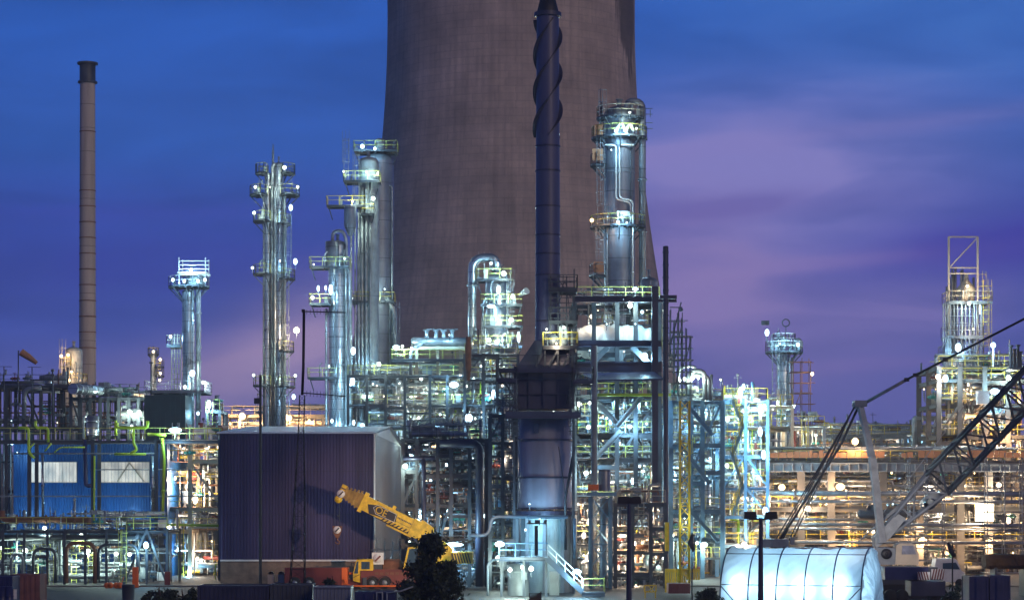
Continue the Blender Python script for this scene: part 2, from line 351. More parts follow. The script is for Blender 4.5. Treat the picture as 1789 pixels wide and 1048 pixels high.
# ---------------------------------------------------------------- cooling tower
def cooling_tower():
    d = 560.; cx = PX(893, d); t = thing('cooling_tower', 'huge pale brown concrete cooling tower with waisted shell behind the plant', 'cooling tower', (cx, d, 0))
    rad = lambda z: 30.2*math.sqrt(1+((z-125)/98.6)**2)
    mb = MB(); n = 120; zs = [8+i*3.3 for i in range(41)]; vs = []; uv = []
    for z in zs:
        for j in range(n+1):
            g = 2*math.pi*j/n+math.pi/2; vs.append((cx+rad(z)*math.cos(g), d+rad(z)*math.sin(g), z)); uv.append((j/n*190, z))
    k = n+1
    mb.add(vs, [(i*k+j, i*k+j+1, (i+1)*k+j+1, (i+1)*k+j) for i in range(len(zs)-1) for j in range(n)], True)
    b = len(mb.v)                                    # inner face of the shell, 0.8 m in
    mb.add([(cx+(v[0]-cx)*.975, d+(v[1]-d)*.975, v[2]) for v in vs], [(i*k+j, (i+1)*k+j, (i+1)*k+j+1, i*k+j+1) for i in range(len(zs)-1) for j in range(n)], True)
    mb.add([vs[-k+j] for j in range(k)]+[(cx+(vs[-k+j][0]-cx)*.975, d+(vs[-k+j][1]-d)*.975, vs[-k+j][2]) for j in range(k)], [(j, j+1, k+j+1, k+j) for j in range(n)])
    mb.uv = uv+uv+uv[:k]+uv[:k]
    m = bpy.data.materials.new('tower_concrete'); m.use_nodes = True; nt = m.node_tree; N = nt.nodes.new; L = nt.links.new
    bs = nt.nodes['Principled BSDF']; bs.inputs['Roughness'].default_value = .9
    tc = N('ShaderNodeTexCoord'); br = N('ShaderNodeTexBrick'); L(tc.outputs['UV'], br.inputs[0])
    br.inputs['Scale'].default_value = 1; br.inputs['Brick Width'].default_value = 3.9; br.inputs['Row Height'].default_value = 1.75
    br.inputs['Mortar Size'].default_value = .14; br.inputs['Mortar Smooth'].default_value = 1.0; br.inputs['Bias'].default_value = -.2; br.offset = .37; br.squash = 1.3; br.squash_frequency = 3
    br.inputs['Color1'].default_value = (.54,.425,.315,1); br.inputs['Color2'].default_value = (.47,.37,.285,1); br.inputs['Mortar'].default_value = (.40,.315,.24,1)
    n1 = N('ShaderNodeTexNoise'); n1.inputs['Scale'].default_value = .09; n1.inputs['Detail'].default_value = 8; n1.inputs['Roughness'].default_value = .65; L(tc.outputs['UV'], n1.inputs['Vector'])
    mr = N('ShaderNodeMapRange'); mr.inputs[1].default_value = .25; mr.inputs[2].default_value = .75; mr.inputs[3].default_value = .58; mr.inputs[4].default_value = 1.42; L(n1.outputs[0], mr.inputs[0])
    mp = N('ShaderNodeMapping'); mp.inputs['Scale'].default_value = (.9, .035, 1); L(tc.outputs['UV'], mp.inputs[0])
    n2 = N('ShaderNodeTexNoise'); n2.inputs['Scale'].default_value = 1.0; n2.inputs['Detail'].default_value = 3; L(mp.outputs[0], n2.inputs['Vector'])
    mr2 = N('ShaderNodeMapRange'); mr2.inputs[1].default_value = .3; mr2.inputs[2].default_value = .7; mr2.inputs[3].default_value = .80; mr2.inputs[4].default_value = 1.1; L(n2.outputs[0], mr2.inputs[0])
    a = N('ShaderNodeMath'); a.operation = 'MULTIPLY'; L(mr.outputs[0], a.inputs[0]); L(mr2.outputs[0], a.inputs[1])
    # drip stains under the lip, on the right-hand flank
    sp = N('ShaderNodeSeparateXYZ'); L(tc.outputs['UV'], sp.inputs[0])
    mp3 = N('ShaderNodeMapping'); mp3.inputs['Scale'].default_value = (1.1, .07, 1); L(tc.outputs['UV'], mp3.inputs[0])
    n3 = N('ShaderNodeTexNoise'); n3.inputs['Scale'].default_value = 1.6; n3.inputs['Detail'].default_value = 6; L(mp3.outputs[0], n3.inputs['Vector'])
    def MM(op, x, y=None, cl=False):
        q = N('ShaderNodeMath'); q.operation = op; q.use_clamp = cl
        for i, v in enumerate((x, y)):
            if v is None: continue
            if isinstance(v, (int, float)): q.inputs[i].default_value = v
            else: L(v, q.inputs[i])
        return q.outputs[0]
    hi = MM('DIVIDE', MM('SUBTRACT', sp.outputs[1], 92.), 30., True); fl = MM('SUBTRACT', 1.0, MM('DIVIDE', MM('ABSOLUTE', MM('SUBTRACT', sp.outputs[0], 131.)), 15.), True)
    st = MM('MULTIPLY', MM('MULTIPLY', hi, fl), 1.0); st = MM('MULTIPLY', MM('SUBTRACT', MM('ADD', st, n3.outputs[0]), 1.02), 9., True)
    k_ = MM('MULTIPLY', a.outputs[0], MM('SUBTRACT', 1.0, MM('MULTIPLY', st, .72)))
    vm = N('ShaderNodeVectorMath'); vm.operation = 'SCALE'; L(br.outputs[0], vm.inputs[0]); L(k_, vm.inputs[3]); L(vm.outputs[0], bs.inputs['Base Color'])
    mb.build('shell', m, t)
    for i in range(40):
        a0, a1 = 2*math.pi*i/40, 2*math.pi*(i+.5)/40; r0, r1 = rad(8), rad(0); q = MB()
        q.bar((cx+r1*math.cos(a0), d+r1*math.sin(a0), 0), (cx+r0*math.cos(a1), d+r0*math.sin(a1), 8.3), .8)
        q.bar((cx+r1*math.cos(a0), d+r1*math.sin(a0), 0), (cx+r0*math.cos(2*a0-a1), d+r0*math.sin(2*a0-a1), 8.3), .8); q.build('leg', M['concrete'], t)
cooling_tower()

# ---------------------------------------------------------------- chimney on the left
def chimney():
    d = 330.; c = P(155, 110, d); c.x = PX(153, d); k = d/FPX; zt = c.z
    t = thing('chimney', 'tall slim brown chimney with a dark capped top, on its own', 'chimney', (c.x, d, 0))
    r0, r1 = 15.5*k, 13*k; m = mat('chimney_concrete', (.44,.37,.33), .85, 0, .3, .35, .1, seam=3.4, streak=1)
    s = MB(); s.lathe([(r0+(r1-r0)*i/20, zt*i/20) for i in range(20)]+[(r1, zt-1.8)], c.x, d, 28); s.build('shaft', m, t)
    for z in [zt*(.42+.032*i) for i in range(11)]+[zt*.86, zt*.30, zt*.2]: b = MB(); rr = r0+(r1-r0)*z/zt; b.ring(c.x, d, z, rr-.02, rr+.07, .14, n=28); b.build('band', M['rust'], t)
    q = MB(); q.lathe([(r1+.02, zt-3), (r1*1.06, zt-2.8), (r1*1.06, zt-.15), (r1*.9, zt), (r1*.85, zt-1)], c.x, d, 28)
    q.ring(c.x, d, zt-1.9-.8, r1, r1*1.3, .25, n=28); q.ring(c.x, d, zt, r1*.85, r1*1.38, .25, n=28); q.build('cap', M['dark'], t)
chimney()

# ---------------------------------------------------------------- process columns
def vessel(root, cx, cy_, z0, z1, r, m='alu', name='shell', n=28, rings=4, top=True, r_low=None, zc=None):
    s = MB(); r_low = r_low or r
    if zc: pr = [(r_low, z0), (r_low, zc), (r, zc+abs(r_low-r)*1.2), (r, z1)]
    else: pr = [(r, z0+(z1-z0)*i/6) for i in range(7)]
    s.lathe(pr, cx, cy_, n)
    if top: s.dome(cx, cy_, z1, r, r*.55, n)
    s.build(name, M[m], root)
    for i in range(rings):
        z = z0+(z1-z0)*(i+1)/(rings+1); rr = r_low if (zc and z < zc) else r; b = MB(); b.ring(cx, cy_, z, rr-.03, rr+.07, .12, n=n); b.build('stiffener', M['grey'], root)
    if top:
        b = MB(); b.tube([(cx, cy_, z1+r*.4), (cx, cy_, z1+r*.55+.7)], r*.16, 8); b.ring(cx, cy_, z1+r*.55+.75, .01, r*.24, .12, n=10); b.build('nozzle', M['grey'], root)
def pxc(x, d): return PX(x, d)
def vpipe(root, pts, rpx, d, m='pipe', n=10, bend=None, dy=0):
    k = d/FPX; q = MB(); pp = [P(x, y, d) for x, y in pts]
    for p in pp: p.y += dy
    q.tube(pp, rpx*k, n, True, bend if bend is not None else rpx*k*3)
    z = min(p.z for p in pp)
    for a, b in zip(pp[:-1], pp[1:]):
        l = (b-a).length; m_ = int(l/5)
        for i in range(m_):
            c = a.lerp(b, (i+.5)/m_); u = (b-a).normalized()*.09; q.tube([c-u, c+u], rpx*k*1.35, n)
    q.build('pipe', M[m], root)
def tall_column(name, label, x, d, ytop, hw, m='alu', rings=5, **kw):
    cx = PX(x, d); k = d/FPX; t = thing(name, label, 'process column', (cx, d, 0))
    vessel(t, cx, d, 0, PZ(ytop, d)-hw*k*.55, hw*k, m, rings=rings, **kw)
    rg = random.Random(int(x)); r_ = hw*k
    for i in range(3):                               # small-bore lines and cable runs clipped to the shell
        g = R(rg.uniform(190, 350)); rr_ = rg.choice((.035, .05, .07)); x_, y_ = cx+(r_+.12)*math.cos(g), d+(r_+.12)*math.sin(g); z1 = PZ(ytop, d)*rg.uniform(.55, .98); q = MB(); q.tube([(x_, y_, 0), (x_, y_, z1), (x_-.3*math.cos(g), y_+.3, z1+.3)], rr_, 6)
        zz = 3
        while zz < z1: q.box((x_, y_, zz), rr_*4, .12, .1); zz += 3.1
        q.build('riser', M[rg.choice(('dark', 'grey', 'pipe', 'steel'))], t)
    return t, cx, d, k
def plat(t, x, y, d, hw, reach, a0=0, a1=360, rm='yellow', dm='dark', dx=0):
    k = d/FPX; platform(t, PX(x, d), d, PZ(y, d), hw*k+.05, hw*k+reach*k, a0, a1, rm, dm)
def bplat(t, x0, x1, y, d, rm='ygreen', dy0=-2.3, dy1=.9, sides='flr', dm='dark'):
    boxdeck(t, PX(x0, d), PX(x1, d), d+dy0, d+dy1, PZ(y, d), rm, dm, sides, 1.1, .2)
    q = MB()
    for xx in (x0+2, x1-2): q.bar(P(xx, y+2, d+dy0+.2), P(xx+(6 if xx == x0+2 else -6), y+22, d-.6), .1)
    q.build('bracket', M['dark'], t)
    rg = random.Random(int(x0*7+y))
    for i in range(rg.randint(2, 5)):
        x_, y_, z = PX(rg.uniform(x0+3, x1-3), d), d+rg.uniform(dy0+.4, dy1-.3), PZ(y, d); hh = rg.uniform(.6, 1.9); f = MB()
        if rg.random() < .4: f.bx(x_-.22, x_+.22, y_-.15, y_+.15, z, z+hh*.6)
        else: f.tube([(x_, y_, z), (x_, y_, z+hh), (x_+.3, y_, z+hh+.3)], .07, 6); f.sphere((x_, y_, z+hh*.5), .18, n=8, k=4)
        f.build('fitting', M[rg.choice(('paint', 'grey', 'steel', 'white'))], t)
def lad(t, x, y0, y1, d, front=1.2, m='steel', cage=True):
    q = MB(); ladder(q, PX(x, d), d-front, PZ(y0, d), PZ(y1, d), .55, cage); q.build('ladder', M[m], t)

# 1: slim column with lit crown, left
t, cx, d, k = tall_column('process_column', 'slim silver column with a brightly lit round crown platform', 329, 270., 505, 11, rings=6)
vpipe(t, [(347, 760), (347, 505), (340, 492)], 4.5, d, 'pipe', dy=-.3); vpipe(t, [(339, 760), (339, 500)], 2, d, 'alu', dy=-.9)
vpipe(t, [(341, 607), (352, 607)], 1.5, d); plat(t, 330, 500, d, 11, 25, rm='white'); 
q = MB(); kk = PX(314, d); 
for xx in (316, 362):
    for yy in (-1.5, 1.5): q.bar((PX(xx, d), d+yy, PZ(500, d)), (PX(xx, d), d+yy, PZ(452, d)), .12)
for yy in (480, 470, 463, 456): q.bar(P(313, yy, d-1.6), P(365, yy, d-1.6), .1); q.bar(P(313, yy, d+1.6), P(365, yy, d+1.6), .1)
q.build('frame', M['white'], t)
q = MB(); q.bx(PX(314, d), PX(364, d), d-1.8, d+1.8, PZ(481, d), PZ(477, d)); q.build('upper_deck', M['white'], t)
vv = MB(); vv.lathe([(1.1, PZ(498, d)), (1.1, PZ(486, d))], PX(342, d), d, 14); vv.dome(PX(342, d), d, PZ(486, d), 1.1, .5, 14); vv.build('drum', M['paint'], t)
for x_, y_ in ((302, 489), (322, 491), (346, 491), (358, 489), (334, 471)): lamp(t, x_, y_, d-2.9 if y_ > 480 else d-1.2, 'c', 330)
lamp(t, 336, 652, d-3, 'c', 500, .4, .5); lamp(t, 355, 668, d-2, 'g', 260); lamp(t, 346, 722, d-2.5, 'c', 300); lamp(t, 323, 676, d-3, 'g', 300); lamp(t, 338, 560, d-3, 'c', 60, .08, .12)
boxdeck(t, PX(262, d), PX(364, d), d-4, d+3, PZ(684, d), 'white')

# 2: caged ladder tower beside it
t = thing('access_tower', 'small yellow caged ladder tower beside the slim silver column', 'access tower', (PX(306, 274), 274, 0))
q = MB()
for xx in (300, 305, 310, 315):
    for dy in (-1, 1): q.bar(P(xx, 770, 274+dy), P(xx, 583, 274+dy), .12)
for yy in range(590, 700, 9): q.bar(P(300, yy, 273), P(315, yy, 273), .08); q.bar(P(300, yy, 275), P(315, yy, 275), .08)
q.build('cage', M['cream'], t); boxdeck(t, PX(294, 274), PX(318, 274), 272.6, 276, PZ(603, 274), 'cream'); lamp(t, 298, 588, 272, 'c', 260)

# 3: warm-lit vessel behind the chimney, far left
t, cx, d, k = tall_column('process_column', 'squat beige vessel half hidden behind the brown chimney', 129, 300., 606, 15, 'paint')
plat(t, 128, 668, d, 15, 10); plat(t, 127, 640, d, 15, 8, 90, 270); lad(t, 114, 760, 606, d)
for x_, y_ in ((107, 622), (119, 620), (125, 650), (121, 664)): lamp(t, x_, y_, d-2.6, 's', 330, .25, .25)
# 4: far faint column
t, cx, d, k = tall_column('process_column', 'faint distant pink column with a row of small warm lamps', 268, 420., 612, 5, 'paint')
for x_, y_ in ((268, 614), (280, 628), (280, 652), (279, 664)): lamp(t, x_, y_, d-2, 'w', 200, .3, .3)
plat(t, 268, 618, d, 5, 5); plat(t, 268, 640, d, 5, 14, -60, 60); plat(t, 268, 656, d, 5, 14, -60, 60)

# 5: tall twin column
d = 300.; t, cx, d, k = tall_column('process_column', 'tall twin-barrelled silver column carrying a thin vent mast', 487, d, 284, 8.5, rings=8)
vessel(t, PX(468, d), d, 0, PZ(305, d), 6*k, 'alu', 'shell', 20, 8)
for xx, y0, r_, dy in ((477, 292, 3.2, -.6), (461, 345, 2, 0), (498, 345, 2.5, -.2), (482, 330, 2, -1.1)): vpipe(t, [(xx, 790), (xx, y0), (xx+4, y0-6)], r_, d, 'pipe', dy=dy)
q = MB(); q.tube([P(477, 300, d), P(477, 270, d), P(477, 252, d)], [.16, .14, .05], 8); q.build('mast', M['grey'], t)
for x_, y_, r_, a0, a1 in ((472, 302, 26, 110, 250), (488, 302, 28, -70, 70), (474, 340, 38, 120, 245), (486, 340, 38, -65, 60), (478, 386, 36, 130, 250), (480, 390, 28, -60, 40), (478, 478, 36, 120, 250), (482, 486, 34, -60, 60), (482, 612, 32, -60, 60), (478, 672, 36, 120, 250), (482, 674, 34, -60, 60)):
    plat(t, x_, y_, d, 12 if r_ > 10 else 8, r_-12, a0, a1, 'ygreen')
lad(t, 502, 790, 478, d); lad(t, 506, 478, 390, d)
for x_, y_, kd, w, h, p in ((497, 293, 'g', .3, .3, 300), (446, 327, 'g', .22, .22, 260), (520, 327, 'g', .22, .22, 260), (444, 372, 'g', .25, .25, 260), (508, 363, 'c', .3, .5, 330), (441, 468, 'g', .22, .22, 260), (516, 457, 'c', .32, .5, 330), (443, 655, 'g', .22, .22, 260), (516, 656, 'g', .22, .22, 260), (513, 693, 'c', .28, .42, 300), (489, 456, 'c', .12, .2, 120), (472, 327, 'g', .1, .12, 90)):
    lamp(t, x_, y_, d-3.2, kd, p, w, h)
lamp(t, 518, 577, d-3.4, 'w', 1600, .5, .5)

# 6: the fat column group beside the shed
d = 292.; t, cx, d, k = tall_column('process_column', 'fattest silver column, with a round dome and long side pipe, left of the cooling tower', 661, d, 268, 27, 'alud', rings=7)
bplat(t, 620, 695, 266, d, 'ygreen', -2.4, 1.5, 'flrb'); bplat(t, 641, 690, 528, d, 'yellow')
vpipe(t, [(686, 700), (686, 327), (672, 327)], 2, d, 'pipe', dy=-1.2); vpipe(t, [(691, 700), (691, 545), (676, 520)], 4.5, d, 'pipe', dy=-1.6); lad(t, 694, 640, 540, d)
q = MB(); q.lathe([(9*k, PZ(266, d)), (9*k, PZ(250, d))], cx+.2, d-1, 16); q.dome(cx+.2, d-1, PZ(250, d), 9*k, 6*k, 16); q.build('drum', M['paint'], t)
lamp(t, 633, 256, d-3.3, 'c', 330, .3, .35); lamp(t, 655, 260, d-3.3, 'c', 250); lamp(t, 627, 519, d-3.4, 'g', 260); lamp(t, 652, 520, d-3.4, 'g', 260, .25, .25); lamp(t, 672, 505, d-3.4, 'c', 120, .1, .12)
d = 283.; t, cx, d, k = tall_column('process_column', 'greenish lit vessel raised on a frame in front of the fattest column', 644, d, 274, 18, 'paint', rings=2)
bplat(t, 602, 665, 319, d, 'ygreen'); bplat(t, 573, 640, 362, d, 'yellow', -2.3, 0); bplat(t, 632, 655, 376, d, 'yellow', -2.2, -.5); bplat(t, 615, 645, 528, d, 'yellow'); lad(t, 624, 380, 272, d); lad(t, 606, 318, 245, d)
for xx, y0, r_, dy in ((634, 330, 3, -1.4), (641, 330, 2.2, -1.6), (628, 360, 2.2, -1.5), (622, 372, 1.6, -1.5), (615, 392, 2, -1.4), (648, 320, 1.5, -1.5)): vpipe(t, [(xx, 780), (xx, y0)], r_, d, 'pipe', dy=dy)
lamp(t, 652, 347, d-2.6, 'g', 330, .3, .3); lamp(t, 660, 303, d-2.2, 'g', 260, .15, .2); lamp(t, 640, 300, d-2.2, 'c', 260, .15, .2); lamp(t, 616, 352, d-2.2, 'g', 200, .15, .15); lamp(t, 600, 300, d-2, 'g', 120, .12, .2)
d = 279.; t, cx, d, k = tall_column('process_column', 'column with a flat-topped drum and swan-neck pipe, lit cyan low down', 590, d, 420, 16, 'alu', rings=6)
bplat(t, 543, 612, 468, d); bplat(t, 543, 580, 532, d, 'yellow'); bplat(t, 540, 592, 660, d)
q = MB(); q.lathe([(12*k, PZ(468, d)), (12*k, PZ(424, d)), (.02, PZ(423, d))], PX(582, d), d-1.2, 18); q.build('drum', M['alud'], t)
vpipe(t, [(582, 424), (582, 406), (600, 404), (606, 420), (606, 780)], 3, d, 'pipe', dy=-.8); vpipe(t, [(613, 780), (613, 470), (600, 462)], 3.5, d, 'pipe', dy=-1); vpipe(t, [(571, 780), (571, 540)], 1.8, d, 'pipe', dy=-1)
q = MB(); q.lathe([(4*k, PZ(412, d)), (11*k, PZ(395, d)), (11*k, PZ(362, d))], PX(612, d), d, 16); q.dome(PX(612, d), d, PZ(362, d), 11*k, 4*k, 16); q.build('hopper', M['alud'], t)
for x_, y_, kd, w, h, p in ((546, 520, 'g', .25, .3, 260), (556, 504, 'c', .2, .45, 260), (569, 503, 'c', .16, .35, 200), (578, 506, 'c', .3, .8, 500), (575, 640, 'c', .1, .2, 150), (602, 452, 'c', .1, .2, 200), (617, 613, 'c', .35, .6, 420), (616, 666, 'c', .35, .6, 420), (633, 745, 'c', .35, .5, 500), (618, 738, 'c', .2, .4, 400), (580, 735, 'c', .2, .3, 700), (548, 462, 'g', .1, .12, 80)):
    lamp(t, x_, y_, d-3., kd, p, w, h)

# 7: swan-neck column in the middle
d = 262.; t, cx, d, k = tall_column('process_column', 'bright cyan-lit column with four platforms and a big swan-neck pipe', 868, d, 478, 20, 'alu', rings=3)
vpipe(t, [(825, 640), (825, 452), (866, 450), (868, 476)], 7.5, d, 'alu', 14, 1.9, dy=-.3)
for y_, xa, xb in ((490, 832, 894), (534, 840, 912), (571, 846, 913), (606, 828, 912)): bplat(t, xa, xb, y_, d, 'ygreen', -2.4, 1.2)
lad(t, 892, 606, 488, d, 1.4); lad(t, 848, 640, 571, d, 1.4); vpipe(t, [(886, 640), (886, 480)], 2, d, dy=-1.2); vpipe(t, [(844, 640), (844, 530), (850, 520)], 2, d, dy=-1.2); vpipe(t, [(858, 530), (858, 498), (866, 488)], 1.2, d, dy=-1.8)
q = MB()
for xx in (836, 846, 856): q.bar(P(xx, 490, d), P(xx, 440, d), .06)
q.tube([P(908, 516, d), P(920, 508, d-1)], [.15, .4], 8); q.build('vent', M['white'], t)
for x_, y_, kd, w, h, p in ((880, 478, 'g', .35, .35, 330), (871, 506, 'c', .3, .6, 500), (896, 518, 'g', .3, .3, 300), (858, 535, 'c', .6, .25, 420), (868, 556, 'g', .2, .2, 200), (893, 559, 'g', .35, .3, 330), (854, 594, 'g', .3, .3, 330), (869, 597, 'g', .3, .3, 330), (906, 589, 'c', .22, .8, 500), (858, 460, 'c', .2, .2, 330), (870, 462, 'c', .1, .3, 150)):
    lamp(t, x_, y_, d-2.9, kd, p, w, h)

# 8: the fat column right of the helical stack
d = 246.; t, cx, d, k = tall_column('process_column', 'broad grey-blue column with thick inverted U pipe, right of the spiral stack', 1082, d, 186, 27, 'alud', rings=7)
vpipe(t, [(1122, 540), (1122, 180), (1095, 177), (1095, 205)], 6.2, d, 'alud', 14, 1.5, dy=-.3)
plat(t, 1084, 206, d, 24, 18, rm='cream'); plat(t, 1082, 241, d, 27, 22, rm='ygreen', dm='dark'); plat(t, 1080, 396, d, 27, 22, rm='ygreen', dm='dark'); plat(t, 1080, 288, d, 27, 22, 150, 215, 'dark', 'dark'); plat(t, 1080, 481, d, 27, 24, 150, 215, 'dark', 'dark')
lad(t, 1047, 500, 400, d, 1); lad(t, 1048, 396, 245, d, 1); lad(t, 1052, 240, 176, d, 1)
for pts in ([(1056, 258), (1075, 258), (1075, 352), (1100, 358), (1100, 392)], [(1106, 258), (1081, 258), (1081, 350), (1104, 354), (1104, 520)]): vpipe(t, pts, 1.4, d, 'white', 8, .4, dy=-1.85)
q = MB()
for x0, x1, y0, y1 in ((1038, 1052, 222, 240), (1034, 1052, 264, 284), (1036, 1054, 460, 478)): q.bx(PX(x0, d), PX(x1, d), d-1.6, d-1.5, PZ(y1, d), PZ(y0, d))
q.build('windbreak', M['orange'], t)
q = MB()
for xx, y0 in ((1049, 155), (1053, 166), (1136, 192)): q.bar(P(xx, 205, d), P(xx, y0, d), .07)
for yy in (190, 200, 215, 225): q.bar(P(1118, yy, d), P(1140, yy, d-1), .07)
q.build('aerial', M['dark'], t)
q = MB(); q.tube([P(1078, 234, d-2.2), P(1078, 222, d-2.2), P(1086, 216, d-2.2), P(1092, 224, d-2.2)], .14, 8, True, .3); q.tube([P(1094, 236, d-2.2), P(1096, 220, d-2.2), P(1103, 218, d-2.2), P(1106, 230, d-2.2)], .14, 8, True, .3)
q.tube([P(1078, 392, d-2.2), P(1080, 378, d-2.2), P(1092, 378, d-2.2)], .14, 8, True, .3); q.bx(PX(1076, d), PX(1098, d), d-2.6, d-2.2, PZ(384, d), PZ(374, d)); q.build('valve_tree', M['white'], t)
for x_, y_, kd, w, h, p in ((1092, 228, 'c', .2, .25, 420), (1075, 229, 'c', .12, .2, 300), (1100, 197, 'g', .15, .1, 160), (1034, 385, 's', .25, .25, 220), (1080, 388, 'c', .25, .2, 420), (1095, 389, 'c', .12, .1, 200), (1112, 225, 'g', .12, .12, 200), (1068, 262, 'c', .08, .1, 160)): lamp(t, x_, y_, d-2.9, kd, p, w, h)

# 9: right-hand slim column with a crowded head
d = 262.; t, cx, d, k = tall_column('process_column', 'slim polished column with crowded head platform above the blue stair tower', 1368, d, 612, 11, 'alu', rings=5)
plat(t, 1370, 614, d, 11, 22, rm='white'); plat(t, 1370, 600, d, 6, 14, rm='white', dm='paint'); lad(t, 1352, 720, 616, d, 1.2); vpipe(t, [(1384, 720), (1384, 624)], 2, d); vpipe(t, [(1378, 720), (1378, 620)], 1.2, d, dy=-1)
q = MB(); q.sphere(P(1366, 598, d), .8); q.sphere(P(1394, 602, d-.5), .6, .6, .8); q.sphere(P(1350, 602, d), .5); q.build('valve_head', M['paint'], t)
q = MB(); q.bar(P(1373, 600, d), P(1373, 570, d), .08); q.lathe([(.35, d-.04), (.48, d-.04), (.48, d+.04), (.35, d+.04), (.35, d-.04)], PX(1373, d), PZ(564, d), 14, axis='y'); q.bar(P(1338, 575, d-1), P(1341, 600, d-1), .1); q.box(P(1337, 564, d-1), .9, .3, .5); q.build('mast', M['dark'], t)
for x_, y_, kd, w, h, p in ((1340, 581, 'c', .3, .5, 420), (1394, 602, 'c', .22, .3, 330), (1362, 600, 'c', .12, .12, 160), (1386, 709, 'c', .3, .3, 300)): lamp(t, x_, y_, d-2.2, kd, p, w, h)

# 10: the framed tower on the right
d = 252.; t = thing('lifting_tower', 'lattice tower crowned by an open white goalpost frame, far right', 'lifting tower', (PX(1684, d), d, 0))
q = MB()
for yy in (-1.2, 1.2):
    for xx in (1657.5, 1708): q.bar(P(xx, 780, d+yy), P(xx, 414, d+yy), .2)
    for y_ in (414, 468, 478): q.bar(P(1657, y_, d+yy), P(1709, y_, d+yy), .14)
    q.bar(P(1660, 466, d+yy), P(1706, 417, d+yy), .12)
q.build('goalpost_frame', M['cream'], t)
for xx, y0, r_ in ((1664, 470, 1.8), (1670, 466, 2.2), (1676, 474, 1.6), (1683, 470, 2.0), (1700, 485, 2.2), (1690, 505, 1.6), (1656, 500, 2.4), (1661, 485, 1.4), (1667, 478, 1.2), (1679, 500, 2.4), (1687, 520, 1.4), (1696, 530, 1.8)): vpipe(t, [(xx, 780), (xx, y0)], r_, d, 'pipe', dy=random.Random(xx).uniform(-1, .6))
q = MB(); ladder(q, PX(1720, d), d-1, PZ(640, d), PZ(505, d), .6); ladder(q, PX(1712, d), d-.5, PZ(640, d), PZ(490, d), .6); q.build('ladder', M['yellow'], t)
for (x0, x1, y_) in ((1652, 1728, 528), (1650, 1712, 588), (1645, 1712, 622)): boxdeck(t, PX(x0, d), PX(x1, d), d-1.8, d+2, PZ(y_, d), 'cream' if y_ == 528 else 'grey')
q = MB()
for xx in (1648, 1652, 1656, 1660, 1667, 1673, 1680, 1687, 1694, 1702, 1706, 1714): q.bar(P(xx, 700, d-1.6), P(xx, 530, d-1.6), .12)
for yy in range(540, 640, 12): q.bar(P(1649, yy, d-1.7), P(1700, yy, d-1.7), .07)
q.build('scaffold', M['steel'], t)
q = MB(); q.lathe([(.9, PZ(528, d)), (1.1, PZ(505, d)), (.3, PZ(490, d)), (.2, PZ(478, d))], PX(1688, d), d, 14); q.build('drum', M['cream'], t)
for x_, y_, kd, w, h, p in ((1674, 607, 'c', .4, .6, 420), (1693, 530, 'g', .25, .25, 260), (1712, 540, 'c', .1, .7, 200), (1690, 500, 'w', .2, .2, 330), (1700, 575, 'w', .12, .12, 160), (1666, 640, 'w', .12, .12, 160)): lamp(t, x_, y_, d-2.6, kd, p, w, h)

# thin black vent stack with its crosspiece
d = 214.; q = MB(); q.lathe([(.26, 0), (.26, PZ(432, d)), (.2, PZ(430, d)), (.2, PZ(436, d))], PX(1163, d), d, 14); q.bx(PX(1152, d), PX(1182, d), d-.3, d+.3, PZ(522, d), PZ(516, d))
for yy in range(440, 700, 22): q.ring(PX(1163, d), d, PZ(yy, d), .24, .31, .12, n=14)
solo(q, 'vent_stack', M['navydark'], 'thin black vent stack standing right of the broad grey-blue column', 'vent stack', (PX(1163, d), d, 0))

